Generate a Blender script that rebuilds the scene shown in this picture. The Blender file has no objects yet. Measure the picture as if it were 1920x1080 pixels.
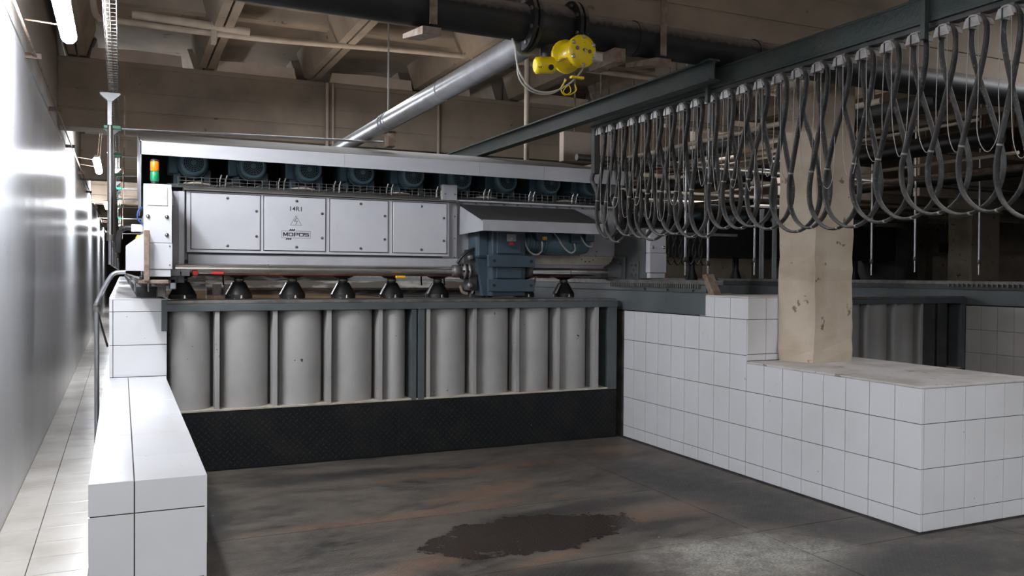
import bpy, math, random
from mathutils import Matrix, Vector
random.seed(7)
SC = bpy.context.scene
COL = SC.collection
PI = math.pi

# ------------------------------------------------------------------ camera, world, light, exposure
FPX = 1586.85
H = 1.69
ROT = Matrix(((0.90804437, 0.0, -0.41887399), (-0.41881228, 0.01716444, -0.9079106), (0.00718974, 0.99985268, 0.01558607)))
cam_data = bpy.data.cameras.new('camera')
cam_data.sensor_width = 36.0
cam_data.lens = FPX / 1920 * 36.0
cam_data.clip_start = 0.05
cam_data.clip_end = 300
cam = bpy.data.objects.new('camera', cam_data)
COL.objects.link(cam)
cam.matrix_world = Matrix.Translation((0, 0, H)) @ ROT.to_4x4()
SC.camera = cam

world = bpy.data.worlds.new('world')
SC.world = world
world.use_nodes = True
world.node_tree.nodes['Background'].inputs[0].default_value = (0.95, 0.96, 1.0, 1)
world.node_tree.nodes['Background'].inputs[1].default_value = 0.07
SC.view_settings.view_transform = 'Standard'
SC.view_settings.look = 'None'
SC.view_settings.exposure = 0.3
SC.view_settings.gamma = 1.0
SC.view_settings.use_curve_mapping = False
LAMP_STRENGTH = 165.0


def area(name, loc, size, power, rot=(0, 0, 0), color=(0.93, 0.96, 1.0)):
    l = bpy.data.lights.new(name, 'AREA')
    l.shape = 'RECTANGLE'
    l.size, l.size_y = size
    l.energy = power
    l.color = color
    o = bpy.data.objects.new(name, l)
    COL.objects.link(o)
    o.location = loc
    o.rotation_euler = rot
    return o


# rows of hall tubes behind the photographer and over the machines (outside the frame), plus added fill lights
UP = (PI, 0, 0)
area('hall_tubes_and_fills', (0.6, 0.2, 3.9), (2.6, 0.5), 118)
area('hall_tubes_and_fills', (5.6, 0.2, 3.5), (2.6, 0.5), 100)
area('hall_tubes_and_fills', (-0.33, -2.2, 3.3), (0.12, 1.5), 105)
area('hall_tubes_and_fills', (1.2, 1.6, 3.3), (2.0, 0.2), 22, UP, (1.0, 0.9, 0.8))  # added fill aimed up to brighten the ceiling
area('hall_tubes_and_fills', (4.6, 1.6, 3.3), (2.0, 0.2), 22, UP, (1.0, 0.9, 0.8))  # second added uplight for the ceiling
area('hall_tubes_and_fills', (2.6, 9.9, 4.1), (3.0, 0.2), 45)  # added lamp to brighten the slabs behind the bridge
area('hall_tubes_and_fills', (2.6, 9.6, 3.5), (3.0, 0.2), 9, UP, (1.0, 0.88, 0.76))  # added uplight for the ceiling behind the bridge
area('hall_tubes_and_fills', (8.6, 4.2, 4.2), (2.5, 0.4), 45)
area('hall_tubes_and_fills', (8.6, 9.8, 3.9), (3.0, 0.3), 30)
area('hall_tubes_and_fills', (8.6, 8.6, 3.0), (3.0, 0.3), 10, UP, (1.0, 0.88, 0.76))  # added uplight for the ceiling on the right
area('hall_tubes_and_fills', (12.0, 14.5, 3.9), (3.0, 0.3), 40)


# ------------------------------------------------------------------ geometry helpers
def ray(px, py):
    return ROT @ Vector((px - 960, -(py - 540), -FPX))


def at(px, py, X=None, Y=None, Z=None):
    """point on a real plane of the hall seen at a given pixel of the 1920x1080 photograph"""
    r = ray(px, py)
    t = X / r[0] if X is not None else (Y / r[1] if Y is not None else (Z - H) / r[2])
    return Vector((0, 0, H)) + t * r


class MB:
    def __init__(s):
        s.v = []; s.f = []; s.s = []

    def add(s, vs, fs, smooth=False):
        n = len(s.v)
        s.v += [tuple(v) for v in vs]
        for f in fs:
            s.f.append(tuple(i + n for i in f))
            s.s.append(smooth)
        return s

    def box(s, x0, x1, y0, y1, z0, z1):
        vs = [(x, y, z) for x in (x0, x1) for y in (y0, y1) for z in (z0, z1)]
        return s.add(vs, [(0, 1, 3, 2), (4, 6, 7, 5), (0, 4, 5, 1), (2, 3, 7, 6), (0, 2, 6, 4), (1, 5, 7, 3)])

    def prism(s, pts, axis, a, b, smooth=False):
        """pts: 2-D outline; axis: extrusion axis"""
        def mk(p, t):
            return {'x': (t, p[0], p[1]), 'y': (p[0], t, p[1]), 'z': (p[0], p[1], t)}[axis]
        n = len(pts)
        vs = [mk(p, a) for p in pts] + [mk(p, b) for p in pts]
        s.add(vs, [tuple(range(n))[::-1], tuple(range(n, 2 * n))])
        return s.add(vs, [(i, (i + 1) % n, (i + 1) % n + n, i + n) for i in range(n)], smooth)

    def cyl(s, p0, p1, r0, r1=None, n=16, caps=True):
        r1 = r0 if r1 is None else r1
        p0 = Vector(p0); p1 = Vector(p1)
        d = (p1 - p0).normalized()
        u = d.orthogonal().normalized(); w = d.cross(u)
        c = [(math.cos(2 * PI * i / n), math.sin(2 * PI * i / n)) for i in range(n)]
        vs = [p0 + r0 * (a * u + b * w) for a, b in c] + [p1 + r1 * (a * u + b * w) for a, b in c]
        s.add(vs, [(i, (i + 1) % n, (i + 1) % n + n, i + n) for i in range(n)], True)
        if caps:
            s.add(vs[:n], [tuple(range(n))[::-1]]); s.add(vs[n:], [tuple(range(n))])
        return s

    def rev(s, prof, p0, d, n=24, caps=True):
        """revolve (r, t) profile round axis d from p0"""
        p0 = Vector(p0); d = Vector(d).normalized()
        u = d.orthogonal().normalized(); w = d.cross(u)
        vs = []
        for r, t in prof:
            for i in range(n):
                a = 2 * PI * i / n
                vs.append(p0 + d * t + r * (math.cos(a) * u + math.sin(a) * w))
        fs = []
        for k in range(len(prof) - 1):
            for i in range(n):
                j = (i + 1) % n
                fs.append((k * n + i, k * n + j, (k + 1) * n + j, (k + 1) * n + i))
        s.add(vs, fs, True)
        if caps: s.add(vs[:n], [tuple(range(n))[::-1]]); s.add(vs[-n:], [tuple(range(n))])
        return s

    def tube(s, path, r, n=8, rads=None):
        path = [Vector(p) for p in path]
        m = len(path)
        vs = []; up = None
        for k, p in enumerate(path):
            t = (path[min(k + 1, m - 1)] - path[max(k - 1, 0)]).normalized()
            if up is None:
                up = t.orthogonal().normalized()
            up = (up - t * up.dot(t)).normalized()
            w = t.cross(up)
            rr = rads[k] if rads else r
            for i in range(n):
                a = 2 * PI * i / n
                vs.append(p + rr * (math.cos(a) * up + math.sin(a) * w))
        fs = [(k * n + i, k * n + (i + 1) % n, (k + 1) * n + (i + 1) % n, (k + 1) * n + i) for k in range(m - 1) for i in range(n)]
        s.add(vs, fs, True)
        s.add(vs[:n], [tuple(range(n))[::-1]]); s.add(vs[-n:], [tuple(range(n))])
        return s

    def ribbon(s, path, wx, th, n=8):
        """flat cable: wide along x, thin in the plane of the loop"""
        path = [Vector(p) for p in path]
        m = len(path); vs = []
        for k, p in enumerate(path):
            t = (path[min(k + 1, m - 1)] - path[max(k - 1, 0)]).normalized()
            w = (Vector((1, 0, 0)) - t * t.x).normalized(); u = t.cross(w)
            for i in range(n):
                a = 2 * PI * (i + 0.5) / n
                vs.append(p + wx * math.cos(a) * w + th * math.sin(a) * u)
        fs = [(k * n + i, k * n + (i + 1) % n, (k + 1) * n + (i + 1) % n, (k + 1) * n + i) for k in range(m - 1) for i in range(n)]
        s.add(vs, fs, True)
        s.add(vs[:n], [tuple(range(n))[::-1]]); s.add(vs[-n:], [tuple(range(n))])
        return s

    def mesh(s, name, mat, off=(0, 0, 0)):
        me = bpy.data.meshes.new(name)
        ox, oy, oz = off
        me.from_pydata([(a - ox, b - oy, c - oz) for a, b, c in s.v], [], s.f)
        me.polygons.foreach_set('use_smooth', s.s)
        me.update()
        if mat: me.materials.append(mat)
        return me


def spline(pts, n=6):
    pts = [Vector(p) for p in pts]
    out = []
    P = [pts[0] * 2 - pts[1]] + pts + [pts[-1] * 2 - pts[-2]]
    for k in range(1, len(P) - 2):
        for i in range(n):
            t = i / n
            a, b, c, d = P[k - 1], P[k], P[k + 1], P[k + 2]
            out.append(0.5 * ((2 * b) + (c - a) * t + (2 * a - 5 * b + 4 * c - d) * t * t + (-a + 3 * b - 3 * c + d) * t ** 3))
    out.append(pts[-1])
    return out


def wloc(o):
    v = Vector((0, 0, 0))
    while o is not None:
        v += o.location; o = o.parent
    return v


def bev(o, w, seg=2):
    if w:
        b = o.modifiers.new('bevel', 'BEVEL')
        b.width = w; b.segments = seg; b.limit_method = 'ANGLE'; b.angle_limit = math.radians(40)
        b.harden_normals = False
    return o


def part(name, mb, mat, parent=None, bevel=0, label=None, kind=None):
    """mesh given in hall coordinates; linked as ONE object under parent"""
    W = wloc(parent)
    o = bpy.data.objects.new(name, mb.mesh(name, mat, W))
    COL.objects.link(o)
    if parent: o.parent = parent
    if label: o['label'] = label
    if kind: o['kind'] = kind
    return bev(o, bevel)


def tag(o, label, cat, group=None):
    o['label'] = label; o['category'] = cat
    if group: o['group'] = group
    return o


def thing(name, label, cat, loc=(0, 0, 0), group=None):
    o = bpy.data.objects.new(name, None)
    o.empty_display_size = 0.1
    COL.objects.link(o)
    o.location = loc
    return tag(o, label, cat, group)


def solid(name, mb, mat, label, cat, loc, group=None, bevel=0):
    """a thing that is one mesh (it may get children), origin at loc"""
    o = bpy.data.objects.new(name, mb.mesh(name, mat, loc))
    COL.objects.link(o)
    o.location = loc
    bev(o, bevel)
    return tag(o, label, cat, group)


def struct(name, mb, mat, bevel=0):
    o = bpy.data.objects.new(name, mb.mesh(name, mat))
    COL.objects.link(o)
    o['kind'] = 'structure'
    return bev(o, bevel)


def dup(root, loc, label=None):
    def rec(o, par):
        c = o.copy(); COL.objects.link(c)
        if par: c.parent = par
        for ch in o.children: rec(ch, c)
        return c
    r = rec(root, None)
    r.location = loc
    if label: r['label'] = label
    return r


def dup_part(o, par, loc):
    c = o.copy(); COL.objects.link(c); c.parent = par; c.location = loc
    for ch in o.children:
        dup_part(ch, c, ch.location)
    return c


# ------------------------------------------------------------------ materials
def new_mat(name):
    m = bpy.data.materials.new(name); m.use_nodes = True
    return m, m.node_tree, m.node_tree.nodes['Principled BSDF']


def N(nt, typ, **k):
    n = nt.nodes.new(typ)
    for a, b in k.items(): setattr(n, a, b)
    return n


def mth(nt, op, a, b=None, c=None, clamp=False):
    n = nt.nodes.new('ShaderNodeMath'); n.operation = op; n.use_clamp = clamp
    for i, x in enumerate((a, b, c)):
        if x is None: continue
        if isinstance(x, (int, float)): n.inputs[i].default_value = x
        else: nt.links.new(x, n.inputs[i])
    return n.outputs[0]


def noise(nt, vec, scale, detail=4, rough=0.55, dist=0.0):
    n = N(nt, 'ShaderNodeTexNoise')
    n.inputs['Scale'].default_value = scale; n.inputs['Detail'].default_value = detail
    n.inputs['Roughness'].default_value = rough; n.inputs['Distortion'].default_value = dist
    nt.links.new(vec, n.inputs['Vector'])
    return n.outputs['Fac']


def ramp(nt, fac, a, b):
    n = N(nt, 'ShaderNodeMapRange'); n.clamp = True
    n.inputs['From Min'].default_value = a; n.inputs['From Max'].default_value = b
    nt.links.new(fac, n.inputs['Value'])
    return n.outputs[0]


def mix(nt, fac, a, b):
    n = N(nt, 'ShaderNodeMix', data_type='RGBA')
    for x, i in ((fac, 0), (a, 6), (b, 7)):
        if isinstance(x, tuple): n.inputs[i].default_value = (*x, 1) if len(x) == 3 else x
        elif isinstance(x, (int, float)): n.inputs[i].default_value = x
        else: nt.links.new(x, n.inputs[i])
    return n.outputs[2]


def scaled(nt, vec, s):
    n = N(nt, 'ShaderNodeMapping'); n.inputs['Scale'].default_value = s
    nt.links.new(vec, n.inputs['Vector'])
    return n.outputs[0]


def pos(nt):
    return N(nt, 'ShaderNodeNewGeometry').outputs['Position']


def paint(name, c1, c2=None, rough=0.5, metal=0.0, scale=3.0, lo=0.4, hi=0.7, bump=0.0, bscale=40, stretch=(1, 1, 1), dust=None, speck=None, rnd=0.0, coat=0.0):
    """two-tone worn surface; dust = colour that has settled on upward faces; speck = (colour, scale, threshold)"""
    m, nt, b = new_mat(name)
    p = scaled(nt, pos(nt), stretch)
    col = c1
    if c2:
        col = mix(nt, ramp(nt, noise(nt, p, scale), lo, hi), c1, c2)
    if speck:
        col = mix(nt, ramp(nt, noise(nt, p, speck[1], 3), speck[2], speck[2] + 0.03), col, speck[0])
    if dust:
        g = N(nt, 'ShaderNodeNewGeometry')
        sx = N(nt, 'ShaderNodeSeparateXYZ'); nt.links.new(g.outputs['Normal'], sx.inputs[0])
        f = mth(nt, 'ADD', sx.outputs[2], mth(nt, 'MULTIPLY', noise(nt, p, 25), 0.5))
        col = mix(nt, mth(nt, 'MULTIPLY', ramp(nt, f, 0.45, 0.95), 0.85), col, dust)
    if rnd:
        oi = N(nt, 'ShaderNodeObjectInfo')
        h = N(nt, 'ShaderNodeHueSaturation')
        nt.links.new(mth(nt, 'MULTIPLY_ADD', oi.outputs['Random'], rnd, 1 - rnd / 2), h.inputs['Value'])
        if isinstance(col, tuple): h.inputs['Color'].default_value = (*col, 1)
        else: nt.links.new(col, h.inputs['Color'])
        col = h.outputs[0]
    if isinstance(col, tuple): b.inputs['Base Color'].default_value = (*col, 1)
    else: nt.links.new(col, b.inputs['Base Color'])
    b.inputs['Roughness'].default_value = rough
    b.inputs['Metallic'].default_value = metal
    b.inputs['Coat Weight'].default_value = coat
    if bump:
        bn = N(nt, 'ShaderNodeBump'); bn.inputs['Strength'].default_value = bump; bn.inputs['Distance'].default_value = 0.01
        nt.links.new(noise(nt, p, bscale), bn.inputs['Height']); nt.links.new(bn.outputs[0], b.inputs['Normal'])
    return m


def emit(name, color, strength):
    m, nt, b = new_mat(name)
    b.inputs['Emission Color'].default_value = (*color, 1)
    b.inputs['Emission Strength'].default_value = strength
    b.inputs['Base Color'].default_value = (0.9, 0.9, 0.9, 1)
    return m


def diamond(nt, ua, ub, k):
    """raised lozenges of checker plate; ua, ub = plane coordinates in metres"""
    u = mth(nt, 'MULTIPLY', mth(nt, 'ADD', ua, ub), k); v = mth(nt, 'MULTIPLY', mth(nt, 'SUBTRACT', ua, ub), k)
    fu = mth(nt, 'SUBTRACT', mth(nt, 'FRACT', u), 0.5); fv = mth(nt, 'SUBTRACT', mth(nt, 'FRACT', v), 0.5)
    par = mth(nt, 'MODULO', mth(nt, 'ABSOLUTE', mth(nt, 'ADD', mth(nt, 'FLOOR', u), mth(nt, 'FLOOR', v))), 2)
    par = mth(nt, 'GREATER_THAN', par, 0.5)
    u2 = mth(nt, 'MULTIPLY', fu, fu); v2 = mth(nt, 'MULTIPLY', fv, fv)
    a = mth(nt, 'ADD', mth(nt, 'MULTIPLY', u2, 6.0), mth(nt, 'MULTIPLY', v2, 60.0))
    b = mth(nt, 'ADD', mth(nt, 'MULTIPLY', u2, 60.0), mth(nt, 'MULTIPLY', v2, 6.0))
    d = mth(nt, 'ADD', mth(nt, 'MULTIPLY', a, par), mth(nt, 'MULTIPLY', b, mth(nt, 'SUBTRACT', 1.0, par)))
    return ramp(nt, mth(nt, 'SUBTRACT', 1.0, d), 0.0, 0.6)


M = {}
M['tile'] = paint('white_glazed_tile', (0.74, 0.74, 0.76), (0.68, 0.675, 0.68), 0.22, scale=1.3, bump=0.03, bscale=9, rnd=0.035, speck=((0.35, 0.32, 0.28), 26, 0.735))
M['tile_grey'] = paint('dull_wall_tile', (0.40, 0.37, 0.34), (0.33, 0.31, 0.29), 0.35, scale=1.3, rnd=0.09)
M['grout'] = paint('dark_grout', (0.035, 0.032, 0.03), (0.08, 0.07, 0.06), 0.9, scale=6)
M['screed'] = paint('stained_screed_top', (0.62, 0.58, 0.56), (0.45, 0.41, 0.38), 0.5, scale=2.2, lo=0.42, hi=0.62, bump=0.15, speck=((0.30, 0.24, 0.19), 7, 0.66))
M['cor_tile'] = paint('corridor_floor_tile', (0.74, 0.70, 0.64), (0.55, 0.50, 0.44), 0.16, scale=1.6, bump=0.08, bscale=5, rnd=0.10, speck=((0.52, 0.40, 0.22), 6, 0.75))
M['concrete'] = paint('beige_limewashed_concrete', (0.34, 0.275, 0.21), (0.20, 0.165, 0.13), 0.85, scale=1.4, lo=0.35, hi=0.7, bump=0.25, bscale=12, speck=((0.12, 0.095, 0.075), 3.2, 0.67))
M['concrete_light'] = paint('pale_plaster_patch', (0.62, 0.52, 0.44), (0.50, 0.42, 0.35), 0.85, scale=3, bump=0.2, bscale=14)
M['pillar'] = paint('peeling_cream_concrete', (0.54, 0.455, 0.36), (0.41, 0.33, 0.235), 0.8, scale=1.8, lo=0.45, hi=0.66, bump=0.5, bscale=11, speck=((0.20, 0.15, 0.10), 6.5, 0.66))
M['slate'] = paint('grey_green_steel_paint', (0.088, 0.102, 0.103), (0.06, 0.07, 0.072), 0.45, scale=2.5, bump=0.08)
M['slate_dark'] = paint('dark_greasy_steel', (0.028, 0.032, 0.032), (0.06, 0.055, 0.05), 0.5, scale=5, bump=0.2)
M['green_beam'] = paint('dark_green_girder_paint', (0.030, 0.044, 0.041), (0.05, 0.056, 0.051), 0.5, scale=5, bump=0.25, speck=((0.02, 0.02, 0.02), 22, 0.66), dust=(0.14, 0.13, 0.115))
M['flute'] = paint('pale_fluted_panel_paint', (0.38, 0.37, 0.355), (0.30, 0.29, 0.275), 0.5, scale=1.5, speck=((0.05, 0.045, 0.04), 17, 0.715))
M['ledge'] = paint('limescale_ledge', (0.50, 0.45, 0.37), (0.36, 0.31, 0.25), 0.8, scale=9)
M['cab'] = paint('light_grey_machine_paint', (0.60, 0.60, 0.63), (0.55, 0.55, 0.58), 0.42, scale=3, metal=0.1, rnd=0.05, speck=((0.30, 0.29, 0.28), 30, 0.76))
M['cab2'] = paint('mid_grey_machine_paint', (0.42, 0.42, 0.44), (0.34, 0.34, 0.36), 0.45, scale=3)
M['cab_dark'] = paint('dark_grey_machine_paint', (0.10, 0.105, 0.108), (0.075, 0.08, 0.082), 0.5, scale=3)  # darker grey of the right carriage and its plates
M['roof'] = paint('dusty_roof_sheet', (0.13, 0.115, 0.10), (0.09, 0.08, 0.07), 0.7, scale=3)
M['fascia'] = paint('brushed_light_fascia', (0.62, 0.62, 0.65), (0.56, 0.56, 0.60), 0.38, metal=0.25, scale=2, stretch=(1, 1, 6))
M['hood_top'] = paint('dark_grey_hood_sheet', (0.045, 0.045, 0.045), (0.065, 0.062, 0.06), 0.6, scale=4)
M['steel'] = paint('bright_ground_steel', (0.74, 0.72, 0.70), (0.64, 0.62, 0.60), 0.27, metal=1.0, scale=8)
M['zinc'] = paint('galvanised_steel', (0.50, 0.51, 0.53), (0.38, 0.38, 0.40), 0.36, metal=0.85, scale=6)
M['dull_steel'] = paint('dull_cast_steel', (0.22, 0.21, 0.20), (0.12, 0.11, 0.10), 0.5, metal=0.6, scale=12)
M['rust'] = paint('rusty_bracket_steel', (0.16, 0.10, 0.065), (0.26, 0.22, 0.19), 0.8, scale=14, bump=0.3)
M['gear'] = paint('blue_grey_gearbox_paint', (0.050, 0.076, 0.098), (0.040, 0.062, 0.080), 0.42, scale=5, bump=0.05)
M['motor'] = paint('dusty_teal_motor_paint', (0.085, 0.15, 0.185), (0.06, 0.11, 0.135), 0.42, scale=6)
M['motor_ring'] = paint('teal_fan_cowl_paint', (0.14, 0.23, 0.27), (0.10, 0.18, 0.22), 0.35, scale=6)
M['black'] = paint('black_greasy_rubber', (0.010, 0.010, 0.010), (0.018, 0.018, 0.016), 0.42, scale=8)
M['hose'] = paint('dusty_black_hose', (0.020, 0.019, 0.018), (0.050, 0.047, 0.044), 0.6, scale=9, lo=0.42, hi=0.62, dust=(0.16, 0.15, 0.14), speck=((0.10, 0.095, 0.09), 60, 0.62))
M['pipe_black'] = paint('black_pipe_with_dust', (0.008, 0.009, 0.010), (0.015, 0.015, 0.016), 0.5, scale=6, dust=(0.27, 0.23, 0.21), speck=((0.2, 0.19, 0.18), 40, 0.74))
M['yellow'] = paint('bright_yellow_enamel', (0.80, 0.60, 0.006), (0.72, 0.50, 0.006), 0.35, scale=5, speck=((0.08, 0.05, 0.02), 34, 0.665))
M['yellow_plain'] = paint('yellow_plastic', (0.80, 0.42, 0.01), None, 0.4)
M['orange'] = paint('orange_signal_lens', (0.75, 0.22, 0.01), None, 0.25)
M['green'] = paint('green_signal_lens', (0.01, 0.20, 0.08), None, 0.25)
M['red'] = paint('red_plastic', (0.60, 0.03, 0.025), None, 0.4)
M['dark_red'] = paint('dark_red_wire', (0.10, 0.008, 0.008), None, 0.5)
M['cord'] = paint('pale_steel_cord', (0.30, 0.28, 0.26), None, 0.6)
M['white_cable'] = paint('grey_white_cable', (0.50, 0.48, 0.45), None, 0.5)
M['saddle'] = paint('grey_festoon_saddle', (0.45, 0.44, 0.43), (0.28, 0.27, 0.26), 0.5, scale=18)
M['slab'] = paint('wet_brown_stone_slab', (0.40, 0.23, 0.11), (0.22, 0.14, 0.085), 0.15, scale=1.2, lo=0.4, hi=0.6)
M['sludge'] = paint('slurry_caked_steel', (0.10, 0.085, 0.07), (0.42, 0.39, 0.36), 0.4, scale=2.5, lo=0.5, hi=0.65, bump=0.3, stretch=(1, 1, 4))
M['ink'] = paint('black_lettering', (0.015, 0.015, 0.02), None, 0.5)
M['blue'] = paint('blue_air_line', (0.02, 0.08, 0.30), None, 0.4)
M['conduit'] = paint('painted_beige_conduit', (0.46, 0.39, 0.32), (0.36, 0.30, 0.24), 0.8, scale=5, bump=0.3)
M['lamp'] = emit('lit_fluorescent_diffuser', (0.90, 0.94, 1.0), LAMP_STRENGTH)
M['lamp_far'] = emit('lit_fluorescent_diffuser_far', (0.95, 0.97, 1.0), 40)
M['plastic'] = new_mat('cloudy_clear_plastic')[0]
pb = M['plastic'].node_tree.nodes['Principled BSDF']
pb.inputs['Base Color'].default_value = (0.85, 0.88, 0.92, 1); pb.inputs['Transmission Weight'].default_value = 0.85
pb.inputs['Roughness'].default_value = 0.25; pb.inputs['IOR'].default_value = 1.2


def make_wall_paint():
    m, nt, b = new_mat('glossy_white_wall_paint')
    p = pos(nt)
    c = mix(nt, ramp(nt, noise(nt, scaled(nt, p, (1, 0.6, 0.25)), 2.0), 0.4, 0.7), (0.82, 0.83, 0.86), (0.74, 0.75, 0.79))
    c = mix(nt, ramp(nt, noise(nt, p, 13, 3), 0.74, 0.77), c, (0.35, 0.33, 0.30))
    sx = N(nt, 'ShaderNodeSeparateXYZ'); nt.links.new(p, sx.inputs[0])
    top = ramp(nt, mth(nt, 'ADD', sx.outputs[2], mth(nt, 'MULTIPLY', noise(nt, p, 1.5), 0.25)), 3.55, 3.75)
    c = mix(nt, top, c, (0.34, 0.30, 0.26))
    nt.links.new(c, b.inputs['Base Color'])
    nt.links.new(mth(nt, 'MULTIPLY_ADD', top, 0.5, 0.27), b.inputs['Roughness'])
    h = mth(nt, 'ADD', mth(nt, 'MULTIPLY', noise(nt, scaled(nt, p, (1, 0.35, 0.25)), 1.7, 2), 1.0), mth(nt, 'MULTIPLY', noise(nt, scaled(nt, p, (1, 6, 0.5)), 4, 3), 0.06))
    bn = N(nt, 'ShaderNodeBump'); bn.inputs['Strength'].default_value = 0.5; bn.inputs['Distance'].default_value = 0.03
    nt.links.new(h, bn.inputs['Height']); nt.links.new(bn.outputs[0], b.inputs['Normal'])
    return m


M['wall'] = make_wall_paint()


def ell(nt, sx, cx, cy, rx, ry, wob, ang=0.0):
    """soft-edged patch of its own shape on the floor: 1 inside"""
    dx = mth(nt, 'SUBTRACT', sx.outputs[0], cx); dy = mth(nt, 'SUBTRACT', sx.outputs[1], cy)
    ca, sa = math.cos(ang), math.sin(ang)
    u = mth(nt, 'DIVIDE', mth(nt, 'ADD', mth(nt, 'MULTIPLY', dx, ca), mth(nt, 'MULTIPLY', dy, sa)), rx)
    v = mth(nt, 'DIVIDE', mth(nt, 'SUBTRACT', mth(nt, 'MULTIPLY', dy, ca), mth(nt, 'MULTIPLY', dx, sa)), ry)
    r = mth(nt, 'ADD', mth(nt, 'MULTIPLY', u, u), mth(nt, 'MULTIPLY', v, v))
    return mth(nt, 'SUBTRACT', mth(nt, 'ADD', 1.0, wob), r)


def make_plate():
    m, nt, b = new_mat('stained_checker_plate')
    p = pos(nt)
    sx = N(nt, 'ShaderNodeSeparateXYZ'); nt.links.new(p, sx.inputs[0])
    n1 = noise(nt, scaled(nt, p, (0.6, 1.3, 1)), 2.2, 8, 0.72, 0.4)
    n2 = noise(nt, p, 9, 5, 0.7)
    nf = noise(nt, p, 60, 3, 0.7)
    c = mix(nt, ramp(nt, n1, 0.35, 0.68), (0.012, 0.011, 0.010), (0.13, 0.108, 0.086))
    c = mix(nt, mth(nt, 'MULTIPLY', ramp(nt, n2, 0.42, 0.75), 0.5), c, (0.17, 0.148, 0.125))
    wob = mth(nt, 'MULTIPLY_ADD', noise(nt, p, 3.0, 6, 0.7), 2.4, -1.2)
    # rust bleeding along the plate seams
    for (cx, cy, rx, ry, a) in ((1.9, 5.66, 1.5, 0.10, 0.03), (2.9, 6.75, 1.5, 0.10, 0.08), (1.5, 4.62, 0.9, 0.14, 0.35), (2.6, 6.05, 0.7, 0.22, 0.3), (3.55, 5.0, 0.8, 0.22, 0.1), (4.35, 7.0, 0.3, 0.3, 0.0), (2.3, 4.45, 0.6, 0.08, 0.3)):
        f = mth(nt, 'MULTIPLY', ramp(nt, ell(nt, sx, cx, cy, rx, ry, wob, a), 0.0, 1.5), 0.9)
        f = mth(nt, 'MULTIPLY', f, ramp(nt, n2, 0.3, 0.6))
        c = mix(nt, f, c, (0.20, 0.095, 0.045))
    # pale dry slurry
    dustm = ramp(nt, ell(nt, sx, 3.50, 4.02, 0.78, 0.46, wob, -0.25), -0.1, 0.9)
    dustm = mth(nt, 'MULTIPLY', mth(nt, 'MULTIPLY', dustm, ramp(nt, nf, 0.25, 0.6)), ramp(nt, n2, 0.2, 0.55))
    c = mix(nt, mth(nt, 'MULTIPLY', dustm, 0.85), c, (0.50, 0.48, 0.43))
    d2 = mth(nt, 'MULTIPLY', ramp(nt, ell(nt, sx, 1.0, 4.4, 0.7, 0.5, wob, 0.2), 0, 1.2), ramp(nt, nf, 0.35, 0.7))
    c = mix(nt, mth(nt, 'MULTIPLY', d2, 0.6), c, (0.26, 0.25, 0.24))
    # greasy dark stains; the last strip paints the parapet's shadow
    for (cx, cy, rx, ry, a) in ((4.25, 5.3, 0.45, 1.6, 0.15), (3.35, 4.78, 0.55, 0.10, 0.12), (2.1, 4.2, 0.7, 0.22, -0.1), (3.0, 5.35, 0.9, 0.16, 0.1), (1.7, 7.0, 0.9, 0.2, 0.0), (3.05, 4.85, 0.22, 0.06, 0.1), (4.45, 3.5, 0.9, 0.35, -0.2), (0.55, 6.6, 0.16, 1.5, 0.0)):
        f = mth(nt, 'MULTIPLY', ramp(nt, ell(nt, sx, cx, cy, rx, ry, wob, a), 0.0, 0.8), 0.75)
        c = mix(nt, f, c, (0.016, 0.016, 0.017))
    # the wet puddle
    wet = ramp(nt, ell(nt, sx, 2.45, 4.96, 0.74, 0.38, mth(nt, 'MULTIPLY', wob, 1.1), 0.06), 0.0, 0.12)
    c = mix(nt, mth(nt, 'MULTIPLY', wet, 0.93), c, (0.018, 0.009, 0.006))
    dm_ = diamond(nt, sx.outputs[0], sx.outputs[1], 24.0)
    c = mix(nt, mth(nt, 'MULTIPLY', mth(nt, 'MULTIPLY', dm_, mth(nt, 'SUBTRACT', 1.0, wet)), 0.22), c, (0.20, 0.18, 0.155))   # worn lozenge tops, with the relief's highlight put into the colour
    # white crumbs
    c = mix(nt, ramp(nt, noise(nt, p, 34, 2, 0.5), 0.755, 0.775), c, (0.42, 0.41, 0.40))
    nt.links.new(c, b.inputs['Base Color'])
    r = mth(nt, 'MULTIPLY_ADD', n2, 0.35, 0.36)
    r = mth(nt, 'MULTIPLY', r, mth(nt, 'MULTIPLY_ADD', wet, -0.55, 1.0))
    nt.links.new(r, b.inputs['Roughness'])
    hgt = mth(nt, 'ADD', mth(nt, 'MULTIPLY', dm_, mth(nt, 'MULTIPLY_ADD', wet, -0.7, 1.0)), mth(nt, 'MULTIPLY', nf, 0.4))
    bn = N(nt, 'ShaderNodeBump'); bn.inputs['Strength'].default_value = 1.0; bn.inputs['Distance'].default_value = 0.005
    nt.links.new(hgt, bn.inputs['Height']); nt.links.new(bn.outputs[0], b.inputs['Normal'])
    return m


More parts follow.
